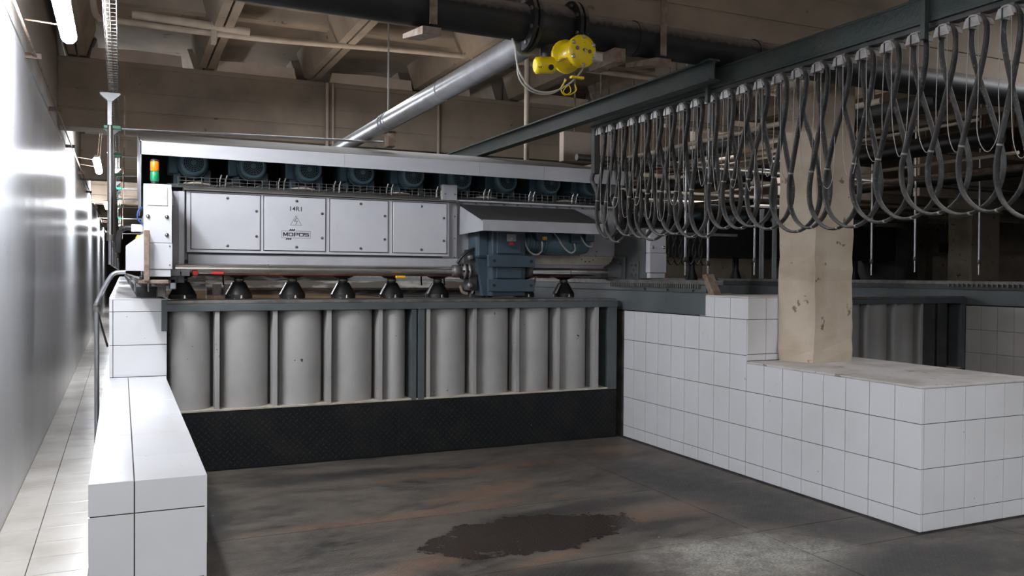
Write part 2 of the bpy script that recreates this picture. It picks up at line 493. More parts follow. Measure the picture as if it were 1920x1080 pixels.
def make_black_plate():
    m, nt, b = new_mat('black_checker_plate')
    p = pos(nt)
    sx = N(nt, 'ShaderNodeSeparateXYZ'); nt.links.new(p, sx.inputs[0])
    c = mix(nt, ramp(nt, noise(nt, p, 3.0, 5), 0.45, 0.7), (0.006, 0.008, 0.009), (0.018, 0.015, 0.013))
    c = mix(nt, ramp(nt, noise(nt, p, 20, 2), 0.76, 0.78), c, (0.2, 0.2, 0.2))
    c = mix(nt, mth(nt, 'MULTIPLY', diamond(nt, sx.outputs[0], sx.outputs[2], 17.0), 0.3), c, (0.05, 0.055, 0.055))  # lozenges lightened in the colour, standing in for light on the relief
    nt.links.new(c, b.inputs['Base Color']); b.inputs['Roughness'].default_value = 0.6; b.inputs['Specular IOR Level'].default_value = 0.2
    bn = N(nt, 'ShaderNodeBump'); bn.inputs['Strength'].default_value = 0.8; bn.inputs['Distance'].default_value = 0.004
    nt.links.new(diamond(nt, sx.outputs[0], sx.outputs[2], 17.0), bn.inputs['Height']); nt.links.new(bn.outputs[0], b.inputs['Normal'])
    return m


M['plate'] = make_plate()
M['black_plate'] = make_black_plate()

# ------------------------------------------------------------------ tiles
_tc = {}


def tile_mesh(du, dv, ax, mat, th=0.006):
    """a tile slab: ax = outward normal ('-x', '-y', '+z', '+x')"""
    key = (round(du, 4), round(dv, 4), ax, mat.name)
    if key in _tc: return _tc[key]
    a, b = du / 2 - 0.0024, dv / 2 - 0.0024
    c = 0.0014
    lv = [(a, b, -0.004), (a, b, th - c), (a - c, b - c, th)]
    vs = []
    for (p, q, t) in lv:
        for su, sv in ((-1, -1), (1, -1), (1, 1), (-1, 1)):
            u, v = su * p, sv * q
            vs.append({'-x': (-t, -u, v), '+x': (t, u, v), '-y': (u, -t, v), '+z': (u, v, t)}[ax])
    fs = [(8, 9, 10, 11)] + [(k * 4 + i, k * 4 + (i + 1) % 4, (k + 1) * 4 + (i + 1) % 4, (k + 1) * 4 + i) for k in (0, 1) for i in range(4)]
    me = MB().add(vs, fs).mesh('tile', mat)
    _tc[key] = me
    return me


def lay(parent, us, vs, fix, ax, mat, name='tile', skip=None):
    """lay tiles one by one on the cells of a grid on plane fix"""
    W = wloc(parent)
    for i in range(len(us) - 1):
        for j in range(len(vs) - 1):
            u0, u1, v0, v1 = us[i], us[i + 1], vs[j], vs[j + 1]
            if abs(u1 - u0) < 0.01 or abs(v1 - v0) < 0.01: continue
            if skip and skip((u0 + u1) / 2, (v0 + v1) / 2): continue
            me = tile_mesh(abs(u1 - u0), abs(v1 - v0), ax, mat)
            o = bpy.data.objects.new(name, me); COL.objects.link(o); o.parent = parent
            uc, vc = (u0 + u1) / 2, (v0 + v1) / 2
            f = fix + random.uniform(-0.0008, 0.0008)
            w = Vector({'-x': (f, uc, vc), '+x': (f, uc, vc), '-y': (uc, f, vc), '+z': (uc, vc, f)}[ax])
            o.location = w - W


def rng(a, b, s):
    out = [a]
    while (b - out[-1]) * (1 if s > 0 else -1) > 1e-6:
        nx = out[-1] + s
        if (nx - b) * (1 if s > 0 else -1) > -0.03 * abs(s): nx = b
        out.append(nx)
    return out


# ================================================================== THE SETTING
XW = -0.72
YB = 7.6           # front plane of the machine bed
fl = struct('floor', MB().box(-1.0, 24, -4, 62, -0.2, -0.012), M['grout'])
# corridor floor tiles (pieces of the floor)
cu = [XW, -0.49, -0.17, -0.06]
lay(fl, cu, rng(4.1, 17.22, 0.32), -0.012, '+z', M['cor_tile'], 'floor_tile')
far = MB().box(XW, -0.1, 17.22, 60, -0.012, -0.004)
part('floor_tile', far, M['cor_tile'], fl, kind='stuff')
# steel plates of the pit
xs = [0.36, 3.82, 5.4, 7.6]; ys = [0.2, 2.3, 4.38, 5.58, 7.58]
for i in range(3):
    for j in range(4):
        x1 = xs[i + 1]; x0 = xs[i]
        if ys[j] > 3.9 and x0 > 4.0: continue
        y1 = ys[j + 1]
        h = random.uniform(-0.001, 0.002)
        if j >= 2 and x1 > 4.7: x1 = 4.74
        if j == 1 and x0 >= 3.8: y1 = 3.9
        part('steel_plate', MB().box(x0 + 0.004, x1 - 0.004, ys[j] + 0.004, y1 - 0.004, -0.012, 0.0 + h), M['plate'], fl, 0.0015)
part('steel_plate', MB().box(3.823, 4.745, 3.903, 4.377, -0.012, 0.0), M['plate'], fl, 0.0015)
part('steel_plate', MB().box(3.823, 4.745, 4.383, 5.577, -0.012, 0.001), M['plate'], fl, 0.0015)
part('steel_plate', MB().box(3.823, 4.745, 5.583, 7.58, -0.012, 0.0), M['plate'], fl, 0.0015)
part('steel_plate', MB().box(6.05, 10.0, 3.9, 7.58, -0.012, 0.0), M['plate'], fl, 0.0015)
part('steel_plate', MB().box(7.6, 13.0, 0.2, 3.89, -0.012, 0.0), M['plate'], fl, 0.0015)

wl = struct('wall_left', MB().box(XW - 0.3, XW, -4, 62, -0.1, 5.0), M['wall'])
struct('wall_back', MB().box(-1, 24, 60, 60.3, -0.1, 5.0), M['concrete'])
struct('wall_right', MB().box(23.6, 24, -4, 60, -0.1, 5.0), M['concrete'])
wb = struct('wall_hall', MB().box(6.0, 23.6, 19.0, 19.3, -0.1, 5.0), M['concrete'])

# ceiling: slab + ribbed precast panels + transverse beams
CZ = 4.72
ce = struct('ceiling', MB().box(-1.0, 24, -4, 62, CZ, CZ + 0.2), M['concrete'])
beams_y = [5.33, 11.9, 18.4, 24.9, 31.4, 37.9]
for by in beams_y:
    b = MB().box(-0.72, 24, by, by + 0.42, 3.50, 4.36)
    part('ceiling_beam', b, M['concrete'], ce, 0.012)
for k, by in enumerate(beams_y[:4]):      # shallow shutter-board steps on the beam faces
    for z0, z1, d in ((3.50, 3.72, 0.018), (3.745, 3.99, 0.012), (4.30, 4.36, 0.03)):
        part('beam_band', MB().box(-0.72, 24, by - d, by, z0, z1), M['concrete'], ce, 0.006)
rib_x = [-0.50, 1.02, 2.40, 3.98, 5.5, 7.0, 8.5, 10.0, 11.5, 13.0, 14.5]
for k, rx in enumerate(rib_x):
    for (y0, y1) in ((-3.8, 5.3), (5.76, 11.88), (12.33, 18.38)):
        if rx > 9 and y1 < 6: continue
        for s in (-1, 1):
            pr = [(rx + s * 0.012, CZ), (rx + s * 0.012, 4.385), (rx + s * 0.10, 4.385), (rx + s * 0.21, CZ)]
            if s < 0: pr = pr[::-1]
            part('ceiling_rib', MB().prism(pr, 'y', y0, y1), M['concrete'], ce)
for (y0, y1) in ((8.2, 8.32), (10.05, 10.2)):
    for a, b in zip(rib_x[:7], rib_x[1:8]):
        pr = [(y0, 4.58), (y1, 4.58), (y1 + 0.05, CZ), (y0 - 0.05, CZ)]
        part('cross_rib', MB().prism(pr, 'x', a + 0.15, b - 0.15), M['concrete'], ce)
# pale plaster infill under the panel ends on the beam
for x0, x1 in ((-0.36, 0.72), (1.14, 2.17), (2.64, 3.84), (4.2, 4.75), (5.6, 6.8), (7.2, 8.3)):
    jag = [(x0, 4.36), (x1, 4.36), (x1 - 0.02, 4.50), ((x0 + x1) / 2, 4.515), (x0 + 0.03, 4.49)]
    part('plaster_infill', MB().prism(jag, 'y', 11.84, 11.96), M['concrete_light'], ce)
# vertical pipes dropping over the beam face
for n_, (px, r) in enumerate(((614, 0.022), (823, 0.02), (625, 0.014))):
    p = at(px, 200, Y=11.8)
    part('ceiling_beam_pipe', MB().cyl((p.x, 11.82, 3.2), (p.x, 11.82, 4.34), r, n=10), M['conduit'], ce)

# pillars
def pillar(x0, x1, y0, y1, z0, label, skew=0.0):
    foot = [(x0, y0), (x0 + 0.05, y0), (x1 - 0.04, y0 + 0.01), (x1, y0 + 0.04), (x1, y1), (x0 - skew, y1), (x0 - 0.01, y0 + 0.05)]
    m = MB()
    nz = 26
    for k in range(nz + 1):
        z = z0 + (3.52 - z0) * k / nz
        g = 0.02 if z < z0 + 0.12 else 0.0
        for cx, cy in foot:
            jx = random.uniform(-0.007, 0.007) + (random.uniform(-0.02, 0.012) if g else 0)
            jy = random.uniform(-0.006, 0.006) - g * random.random()
            m.v.append((cx + jx, cy + jy, z))
    c = 7
    for k in range(nz):
        for i in range(c):
            j = (i + 1) % c
            m.f.append((k * c + i, k * c + j, (k + 1) * c + j, (k + 1) * c + i)); m.s.append(False)
    o = solid('concrete_pillar', m, M['pillar'], label, 'pillar', ((x0 + x1) / 2, (y0 + y1) / 2, z0))
    return o


pillar(5.235, 5.70, 5.335, 5.64, 0.972, 'cream peeling concrete pillar standing on the tiled block, behind the hoses', 0.11)
pillar(16.0, 16.9, 11.95, 12.5, 0.0, 'distant brownish concrete pillar at the right edge, beyond the second machine')

# ================================================================== TILED LOW WALLS
# left parapet in the foreground
ZP = 0.828
pa = solid('tiled_parapet', MB().box(-0.118, 0.326, 3.83, 7.585, -0.01, ZP - 0.008), M['grout'],
           'low white tiled parapet in the left foreground beside the corridor', 'low wall', (0.1, 3.83, 0))
lay(pa, [-0.126, 0.048, 0.334], [0.0, 0.09, 0.39, 0.69, ZP], 3.83, '-y', M['tile'])
lay(pa, [-0.126, 0.048, 0.334], [3.822, 4.33, 4.92, 5.55, 6.2, 6.9, 7.585], ZP - 0.008, '+z', M['tile'])
lay(pa, rng(3.822, 7.585, 0.4), [0.0, 0.24, 0.53, ZP], 0.326, '+x', M['tile'])
# taller block below the left rail
ZL = 1.475
lb = solid('tiled_track_block', MB().box(-0.088, 0.338, YB + 0.01, 44, -0.01, ZL - 0.008), M['grout'],
           'tall white tiled block behind the parapet, under the left end of the machine', 'low wall', (0.1, YB, 0))
lay(lb, [-0.094, -0.064, 0.344], [0.55, 0.828, 1.09, 1.365, 1.472], YB + 0.01, '-y', M['tile'])
lay(lb, [-0.094, 0.15, 0.30], rng(YB, 20, 0.6), ZL - 0.008, '+z', M['tile'])
part('top_screed', MB().box(-0.092, 0.30, 20, 44, ZL - 0.01, ZL), M['tile'], lb)
part('steel_bracket', MB().box(0.30, 0.347, YB - 0.012, YB + 0.3, 1.20, 1.46), M['slate'], lb, 0.004)

# right wall block with step and pillar plinth
XR = 4.80
rb = solid('tiled_plinth', MB().box(XR + 0.008, 6.0, 3.93 + 0.008, 7.9, -0.01, 0.960), M['grout'],
           'big white tiled plinth on the right carrying the concrete pillar', 'low wall', (5.3, 3.93, 0))
yc = [3.93 + 0.2165 * k for k in range(17)] + [7.585]
yc = yc[:17] + ([7.585] if 7.585 - yc[16] > 0.05 else [])
lay(rb, [y for y in yc if y < 5.67][::-1], [0.0, 0.118, 0.418, 0.718, 0.968], XR + 0.008, '-x', M['tile'])
lay(rb, [y for y in yc if y > 5.65][::-1], [0.0, 0.118, 0.418, 0.718, 1.02], XR + 0.008, '-x', M['tile'])
fx = [XR, 4.83] + [4.83 + 0.2 * k for k in range(1, 6)] + [6.0]
lay(rb, fx, [0.0, 0.118, 0.418, 0.718, 0.968], 3.938, '-y', M['tile'])
part('screed_top', MB().box(XR - 0.003, 6.003, 3.925, 5.66, 0.955, 0.972), M['screed'], rb, 0.003)
rw = solid('tiled_step', MB().box(XR + 0.008, 5.9, 5.66, 7.9, 0.96, 1.318), M['grout'],
           'white tiled upper wall of the plinth below the toothed rail', 'low wall', (5.3, 5.66, 0.96))
part('step_core', MB().box(XR + 0.008, 5.9, 5.655, 6.20, 1.31, 1.505), M['grout'], rw)
lay(rw, [y for y in yc if y > 5.65][::-1], [1.02, 1.325], XR + 0.008, '-x', M['tile'])
y4 = [y for y in yc if y > 5.60][:4]; y4[0] = 5.648
lay(rw, y4[::-1][0:], [1.325, 1.512], XR + 0.008, '-x', M['tile'])
lay(rw, [4.80, 5.0, 5.2, 5.4], [0.975, 1.03, 1.325, 1.512], 5.655, '-y', M['tile'])
part('screed_top', MB().box(4.795, 5.9, 5.645, 6.21, 1.505, 1.522), M['screed'], rw, 0.003)

# second tiled wall at far right
XR2 = 10.08
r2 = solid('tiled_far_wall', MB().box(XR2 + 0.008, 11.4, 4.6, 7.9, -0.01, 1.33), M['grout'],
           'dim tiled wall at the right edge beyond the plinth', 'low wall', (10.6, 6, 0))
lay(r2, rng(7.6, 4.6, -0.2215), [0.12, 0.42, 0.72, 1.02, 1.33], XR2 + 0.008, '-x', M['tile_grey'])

# ================================================================== MACHINE BED (fixed frame in front of the slab table)
def bed(x0, x1, flutes, posts, ribs, label, w_dark=0.0):
    t = thing('machine_bed', label, 'machine frame', ((x0 + x1) / 2, YB, 0))
    part('base_plate', MB().box(x0, x1, YB, YB + 0.05, 0.0, 0.505), M['black_plate'], t)
    part('ledge', MB().box(x0, x1, YB - 0.004, YB + 0.22, 0.505, 0.522), M['ledge'], t, 0.003)
    part('top_beam', MB().box(x0 - 0.02, x1, YB - 0.015, YB + 0.20, 1.362, 1.425), M['slate'], t, 0.004)
    part('table_edge', MB().box(x0 - 0.02, x1, YB + 0.015, YB + 0.25, 1.425, 1.452), M['dull_steel'], t, 0.004)
    part('back_sheet', MB().box(x0, x1, YB + 0.2, YB + 0.22, 0.5, 1.40), M['slate_dark'], t)  # dark backing put in to deepen the shade beside the flutes
    for a, b in flutes:
        n = 18
        w = (b - a) / 2
        pts = [((a + b) / 2 - w * math.cos(PI * k / n), YB + 0.195 - 0.175 * math.sin(PI * k / n)) for k in range(n + 1)]
        vs = [(x, y, 0.52) for x, y in pts] + [(x, y, 1.372) for x, y in pts]
        m = MB().add(vs, [(i, i + 1, i + 2 + n, i + 1 + n) for i in range(n)], True)
        part('fluted_panel', m, M['flute'], t)
    for r in ribs:
        part('rib', MB().box(r - 0.02, r + 0.02, YB + 0.005, YB + 0.17, 0.515, 1.37), M['flute'], t, 0.003)
    for a, b, c in posts:
        part('post', MB().box(a, b, YB - 0.005, YB + 0.18, 0.508, 1.372), M[c], t, 0.003)
    return t


rx_ = [0.742, 1.225, 1.70, 2.175, 2.64, 3.115, 3.575, 4.03]
fl_ = [(a + 0.010, b - 0.012) for a, b in [(0.345, 0.715), (0.765, 1.20), (1.248, 1.675), (1.725, 2.15), (2.197, 2.47), (2.665, 3.09), (3.14, 3.55), (3.60, 4.005), (4.055, 4.44)]]
bed(0.345, 4.72, fl_, [(2.47, 2.52, 'slate'), (2.535, 2.60, 'slate'), (4.45, 4.50, 'flute'), (4.61, 4.72, 'slate')], rx_,
    'long grey steel bed with nine pale fluted panels and a black skirt')
f2 = [(6.0 + 0.47 * k, 6.0 + 0.47 * k + 0.44) for k in range(7)]
bed(5.99, 10.07, f2, [(9.29, 9.5, 'slate_dark'), (9.55, 9.72, 'slate_dark'), (9.99, 10.07, 'slate')], [6.0 + 0.47 * k - 0.015 for k in range(1, 8)],
    'second dimmer bed with pale fluted panels seen to the right of the pillar')

# slab table behind the bed
tb = thing('slab_table', 'long dark slab conveyor table beneath the row of polishing heads', 'conveyor', (2.5, 12, 0))
part('frame', MB().box(0.42, 4.7, YB + 0.26, 20, 1.2, 1.40), M['slate_dark'], tb)
part('side_guard', MB().box(0.36, 4.7, 20.0, 20.1, 1.2, 1.62), M['sludge'], tb)
sl = solid('stone_slab', MB().box(0.45, 2.6, YB + 0.30, 13.2, 1.402, 1.43), M['slab'],
           'wet brown stone slab lying on the table behind the left heads', 'stone slab', (1.5, 10, 1.4), bevel=0.003)
sb = thing('splash_trough', 'slurry-caked steel trough running crosswise behind the polishing heads', 'trough', (2.6, 10.6, 1.4))
part('trough_body', MB().prism([(10.45, 1.42), (10.45, 1.50), (10.6, 1.60), (10.62, 1.42)], 'x', 0.9, 4.7), M['sludge'], sb)
part('trough_lip', MB().box(0.9, 4.7, 10.44, 10.47, 1.49, 1.515), M['dull_steel'], sb)
for x_ in (1.0, 1.12, 1.24):
    part('drum', MB().cyl((x_, 10.3, 1.42), (x_, 10.3, 1.56), 0.05, n=16), M['zinc'], sb)

# ================================================================== RAILS
def rail(x, y0, y1, zb, label):
    t = thing('toothed_rail', label, 'rail', (x + 0.1, y0, zb))
    part('girder', MB().box(x, x + 0.3, y0, y1, zb, 1.535), M['slate'], t, 0.006)
    part('rack_plate', MB().box(x + 0.02, x + 0.28, y0 + 0.02, y1, 1.537, 1.605), M['slate_dark'] if x > 6 else M['slate'], t, 0.003)
    part('running_rail', MB().box(x + 0.05, x + 0.2, y0 - 0.0, y1, 1.605, 1.652), M['dull_steel'], t, 0.004)
    tm = MB(); y = y0 + 0.1; k = 0
    first = None
    while k < 46:
        if first is None:
            first = part('rack_tooth', MB().box(x - 0.012, x + 0.02, y, y + 0.016, 1.575, 1.615), M['dull_steel'], t)
        else:
            c = first.copy(); COL.objects.link(c); c.parent = t; c.location = (0, y - (y0 + 0.1), 0)
        y += 0.034 if x < 6 else 0.07; k += 1
    for yb in (y0 + 0.2, y0 + 0.6, y0 + 1.0):
        part('bolt', MB().cyl((x + 0.02, yb, 1.555), (x - 0.008, yb, 1.555), 0.009, n=6), M['dull_steel'], t)
    return t


rail(XR + 0.0, 6.22, 20, 1.33, 'toothed steel rail on the tiled wall at the right end of the machine')
rail(XR2 + 0.0, 4.6, 20, 1.34, 'dark toothed rail running behind the pillar to the right edge')
st = thing('rail_stop', 'rusty upright end stop at the near end of the toothed rail', 'bracket', (4.86, 6.18, 1.52))
part('stop_plate', MB().prism([(6.12, 1.52), (6.20, 1.52), (6.30, 1.70), (6.24, 1.71)], 'x', 4.82, 4.90), M['rust'], st, 0.003)
part('stop_foot', MB().box(4.80, 4.92, 6.10, 6.24, 1.522, 1.535), M['rust'], st)
t = thing('toothed_rail', 'steel rail on top of the left tiled block', 'rail', (0.2, 8, ZL))
part('girder', MB().box(0.12, 0.3, 8.1, 44, ZL, 1.56), M['slate_dark'], t)
part('running_rail', MB().box(0.16, 0.24, 8.1, 44, 1.56, 1.62), M['dull_steel'], t)

# ================================================================== THE POLISHING BRIDGE
br = thing('polishing_bridge', 'long light grey polishing machine bridge with canopy, nine motors and cabinet doors', 'machine', (2.6, 8.0, 1.65))
# main box beam
part('main_beam', MB().box(0.50, 4.95, 8.02, 8.75, 1.80, 2.44), M['cab2'], br, 0.006)
# canopy
YF = 7.70
part('canopy_fascia', MB().prism([(0.141, 2.672), (4.87, 2.652), (4.87, 2.80), (0.141, 2.782)], 'y', YF, YF + 0.006), M['fascia'], br)
for x_ in (1.85, 3.19, 3.9):
    part('fascia_seam', MB().box(x_, x_ + 0.004, YF - 0.0015, YF, 2.672, 2.785), M['cab2'], br)
part('canopy_roof', MB().prism([(YF, 2.79), (YF + 0.02, 2.797), (9.25, 3.08), (9.25, 3.05), (YF + 0.006, 2.77)], 'x', 0.141, 4.87), M['roof'], br)
part('canopy_end_plate', MB().prism([(YF, 2.67), (YF, 2.79), (9.2, 3.05), (9.2, 2.5), (8.4, 2.2), (7.95, 2.25)], 'x', 0.141, 0.150), M['cab'], br)
part('canopy_end_plate', MB().prism([(YF, 2.65), (YF, 2.79), (9.2, 3.05), (9.2, 2.5), (8.2, 2.5)], 'x', 4.861, 4.870), M['cab2'], br)
part('canopy_back', MB().box(0.15, 4.86, 9.19, 9.2, 2.3, 3.02), M['slate_dark'], br)
part('motor_deck', MB().box(0.36, 4.9, 8.0, 9.1, 2.44, 2.47), M['slate_dark'], br)
for x_ in (0.45, 3.0, 4.6):
    part('canopy_strut', MB().box(x_, x_ + 0.05, 8.9, 8.95, 2.45, 2.95), M['slate_dark'], br)
# cable tray of thin wires in front of the motors
tr = MB()
for z in (2.47, 2.50, 2.53):
    tr.cyl((0.45, 7.985, z), (4.75, 7.985, z), 0.0028, n=5)
x_ = 0.45
while x_ < 4.75:
    tr.cyl((x_, 7.985, 2.46), (x_, 7.985, 2.535), 0.0028, n=5); x_ += 0.065
part('wire_tray', tr, M['dull_steel'], br)
for k in range(14):
    x_ = 0.5 + k * 0.31
    part('tray_bundle', MB().tube(spline([(x_, 8.03, 2.475), (x_ + 0.1, 8.0, 2.485 + 0.008 * (k % 3)), (x_ + 0.22, 8.03, 2.478)], 5), 0.011, 7), M['conduit'] if k % 3 == 0 else M['black'], br)
for k in range(9):
    x_ = 0.80 + k * 0.513
    for d in (0, 0.05):
        part('clamp_lever', MB().tube([(x_ + d, 8.0, 2.46), (x_ + d, 7.995, 2.52), (x_ + d + 0.012, 7.98, 2.565)], 0.008, 8), M['steel'], br)
# motors
mot = None
for k in range(9):
    cx = 0.585 + 0.513 * k; cz = 2.672
    if mot is None:
        y0 = 8.06
        mot = part('motor', MB().rev([(0.135, 0.10), (0.14, 0.16), (0.14, 0.62), (0.11, 0.68)], (cx, y0, cz), (0, 1, 0), 28), M['motor'], br)
        part('fan_cowl', MB().rev([(0.088, 0.10), (0.090, 0.006), (0.096, 0.0), (0.112, 0.008), (0.126, 0.05), (0.128, 0.15), (0.118, 0.152)], (cx, y0, cz), (0, 1, 0), 32, False), M['motor_ring'], mot)
        part('fan_guard_back', MB().cyl((cx, y0 + 0.03, cz), (cx, y0 + 0.035, cz), 0.089, n=28), M['black'], mot)
        g = MB()
        for r in (0.024, 0.04, 0.056, 0.072, 0.087):
            ring = [(cx + r * math.cos(a * PI / 12), y0 + 0.004, cz + r * math.sin(a * PI / 12)) for a in range(25)]
            g.tube(ring, 0.0028, 5)
        for a in range(16):
            c_, s_ = math.cos(a * PI / 8), math.sin(a * PI / 8)
            g.cyl((cx + 0.02 * c_, y0 + 0.005, cz + 0.02 * s_), (cx + 0.088 * c_, y0 + 0.005, cz + 0.088 * s_), 0.0022, n=4)
        g.cyl((cx, y0, cz), (cx, y0 + 0.01, cz), 0.02, n=12)
        part('fan_grille', g, M['motor_ring'], mot)
        ft = MB()
        ft.box(cx - 0.16, cx - 0.10, y0 + 0.18, y0 + 0.5, 2.47, cz - 0.04); ft.box(cx + 0.10, cx + 0.16, y0 + 0.18, y0 + 0.5, 2.47, cz - 0.04)
        ft.box(cx - 0.17, cx + 0.17, y0 + 0.15, y0 + 0.55, 2.47, 2.49)
        part('motor_foot', ft, M['motor'], mot, 0.004)
        part('terminal_box', MB().box(cx - 0.205, cx - 0.125, y0 + 0.12, y0 + 0.36, cz - 0.09, cz + 0.07), M['motor'], mot, 0.012)
        part('belt_guard', MB().box(cx - 0.13, cx + 0.17, y0 + 0.64, y0 + 0.74, 2.47, cz + 0.12), M['slate_dark'], mot, 0.01)
    else:
        dup_part(mot, br, (0.513 * k, 0, 0))
# four cabinet doors on a housing with a rain lip
part('cabinet_housing', MB().box(0.515, 2.955, 7.905, 8.03, 1.868, 2.405), M['cab'], br, 0.004)
part('housing_lip', MB().prism([(7.86, 2.408), (7.86, 2.416), (8.04, 2.45), (8.04, 2.405)], 'x', 0.49, 3.03), M['roof'], br)
DOORS = [(0.552, 1.134), (1.170, 1.724), (1.768, 2.324), (2.376, 2.924)]


def screw(x, y, z, par, r=0.013):
    part('screw', MB().rev([(r, 0.0), (r, 0.004), (r * 0.7, 0.007), (0.001, 0.008)], (x, y, z), (0, -1, 0), 10), M['dull_steel'], par)
    part('screw_slot', MB().box(x - r * 0.8, x + r * 0.8, y - 0.0086, y - 0.007, z - 0.0018, z + 0.0018), M['ink'], par)


doors = []
for a, b in DOORS:
    part('door_shadow_gap', MB().box(a - 0.006, b + 0.006, 7.902, 7.9051, 1.892, 2.391), M['ink'], br)
    d = part('cabinet_door', MB().box(a, b, 7.890, 7.903, 1.897, 2.386), M['cab'], br, 0.004)
    doors.append(d)
    w = b - a
    for sx_, sz_ in ((a + w * 0.52, 2.352), (a + w * 0.52, 1.930), (b - 0.032, 2.245), (b - 0.032, 2.02)):
        screw(sx_, 7.890, sz_, d)
dd = doors[1]


def text(s, x, z, size, y, par, sx=1.0, off=0.0, shear=0.0, name='lettering'):
    cu_ = bpy.data.curves.new(name, 'FONT'); cu_.body = s; cu_.size = size; cu_.align_x = 'CENTER'; cu_.align_y = 'CENTER'
    cu_.extrude = 0.0004; cu_.offset = off; cu_.shear = shear; cu_.materials.append(M['ink']); cu_.space_character = 1.05
    tmp = bpy.data.objects.new(name, cu_); COL.objects.link(tmp)
    bpy.context.view_layer.update()
    me = bpy.data.meshes.new_from_object(tmp.evaluated_get(bpy.context.evaluated_depsgraph_get()))
    bpy.data.objects.remove(tmp)
    o = bpy.data.objects.new(name, me); COL.objects.link(o); o.parent = par
    o.rotation_euler = (PI / 2, 0, 0); o.scale = (sx, 1, 1)
    o.location = Vector((x, y, z)) - wloc(par)
    return o


yt = 7.8893
cxd = 1.452
text('14R1', cxd, 2.278, 0.058, yt, dd, off=0.0006)
LT = {'M': [((0, 0), (0, 1)), ((1, 0), (1, 1)), ((0.08, 0.92), (0.5, 0.2)), ((0.5, 0.2), (0.92, 0.92))],
      'O': [((0, 0.1), (0, 0.9)), ((1, 0.1), (1, 0.9)), ((0, 0.9), (1, 0.9)), ((0, 0.1), (1, 0.1))],
      'P': [((0, 0), (0, 0.95)), ((0, 0.9), (1, 0.9)), ((0, 0.38), (1, 0.38)), ((1, 0.38), (1, 0.9))],
      'S': [((0, 0.9), (1, 0.9)), ((0, 0.5), (1, 0.5)), ((0, 0.1), (1, 0.1)), ((0, 0.5), (0, 0.9)), ((1, 0.1), (1, 0.5))]}
for k_, ch_ in enumerate('MOPOS'):
    lm_ = MB()
    for p_, q_ in LT[ch_]:
        P_, Q_ = [(cxd - 0.110 + 0.0475 * k_ + 0.034 * a_, 2.029 + 0.032 * b_) for a_, b_ in (p_, q_)]
        pv, qv = Vector((P_[0], yt, P_[1])), Vector((Q_[0], yt, Q_[1]))
        d_ = (qv - pv).normalized(); n_ = Vector((-d_.z, 0, d_.x)) * (0.0042 if abs(d_.z) > 0.5 else 0.0032)
        pv -= d_ * 0.003; qv += d_ * 0.003; e_ = Vector((0, -0.0008, 0))
        lm_.add([pv - n_, qv - n_, qv + n_, pv + n_, pv - n_ + e_, qv - n_ + e_, qv + n_ + e_, pv + n_ + e_], [(4, 5, 6, 7), (0, 1, 5, 4), (1, 2, 6, 5), (2, 3, 7, 6), (3, 0, 4, 7)])
    part('lettering', lm_, M['ink'], dd)
sg = MB()


def bar(m, p, q, w=0.0022):
    p = Vector((p[0], yt, p[1])); q = Vector((q[0], yt, q[1]))
    d = (q - p).normalized(); n = Vector((-d.z, 0, d.x)) * w
    e = Vector((0, -0.0008, 0))
    m.add([p - n, q - n, q + n, p + n, p - n + e, q - n + e, q + n + e, p + n + e], [(4, 5, 6, 7), (0, 1, 5, 4), (1, 2, 6, 5), (2, 3, 7, 6), (3, 0, 4, 7)])


T = [(cxd - 0.05, 2.13), (cxd + 0.052, 2.13), (cxd + 0.001, 2.217)]
for i in range(3): bar(sg, T[i], T[(i + 1) % 3], 0.0013)
bolt_ = [(cxd + 0.008, 2.200), (cxd - 0.014, 2.166), (cxd + 0.014, 2.168), (cxd - 0.002, 2.138)]
for i in range(3): bar(sg, bolt_[i], bolt_[i + 1], 0.002)
part('warning_symbol', sg, M['ink'], dd)
lg = MB()
bx0, bx1, bz0, bz1 = cxd - 0.128, cxd + 0.132, 2.013, 2.077
for p, q in (((bx0, bz0), (bx1, bz0)), ((bx1, bz0), (bx1, bz1)), ((bx1, bz1), (bx0, bz1)), ((bx0, bz1), (bx0, bz0))): bar(lg, p, q, 0.0012)
for k in range(3):
    x_ = cxd - 0.056 + 0.017 * k; bar(lg, (x_, 2.079), (x_ + 0.012, 2.093), 0.0055)
    x_ = cxd - 0.088 + 0.017 * k; bar(lg, (x_, 1.997), (x_ + 0.012, 2.010), 0.0055)
part('logo_frame', lg, M['ink'], dd)
# lower trims, left upright, pylon
part('lower_strip', MB().prism([(7.93, 1.845), (7.97, 1.86), (8.03, 1.86), (8.03, 1.765), (7.93, 1.765)], 'x', 0.53, 3.06), M['cab2'], br, 0.003)
part('left_upright', MB().box(0.30, 0.50, 7.955, 8.4, 1.60, 2.40), M['cab2'], br, 0.006)
part('left_upright_flange', MB().box(0.45, 0.50, 7.93, 7.96, 1.70, 2.40), M['cab'], br, 0.004)
part('gusset', MB().prism([(7.60, 2.25), (7.95, 2.42), (7.95, 2.05)], 'x', 0.385, 0.395), M['cab'], br)
py_ = part('pylon', MB().box(2.90, 3.055, 7.945, 8.03, 1.76, 2.585), M['cab2'], br, 0.004)
for sx_, sz_ in ((2.925, 2.49), (3.03, 2.49), (3.03, 2.27), (3.03, 2.05), (3.03, 1.86), (3.03, 1.79)):
    part('screw', MB().cyl((sx_, 7.945, sz_), (sx_, 7.938, sz_), 0.008, n=8), M['dull_steel'], py_)
rp = part('right_panel', MB().box(3.06, 4.93, 8.0, 8.03, 1.765, 2.43), M['cab2'], br, 0.004)
part('right_panel_cap', MB().box(3.06, 4.93, 7.96, 8.03, 2.425, 2.442), M['cab'], br, 0.003)
for k in range(12):
    part('rivet', MB().cyl((3.12 + k * 0.155, 7.972, 2.412), (3.12 + k * 0.155, 7.995, 2.412), 0.008, n=8), M['dull_steel'], rp)
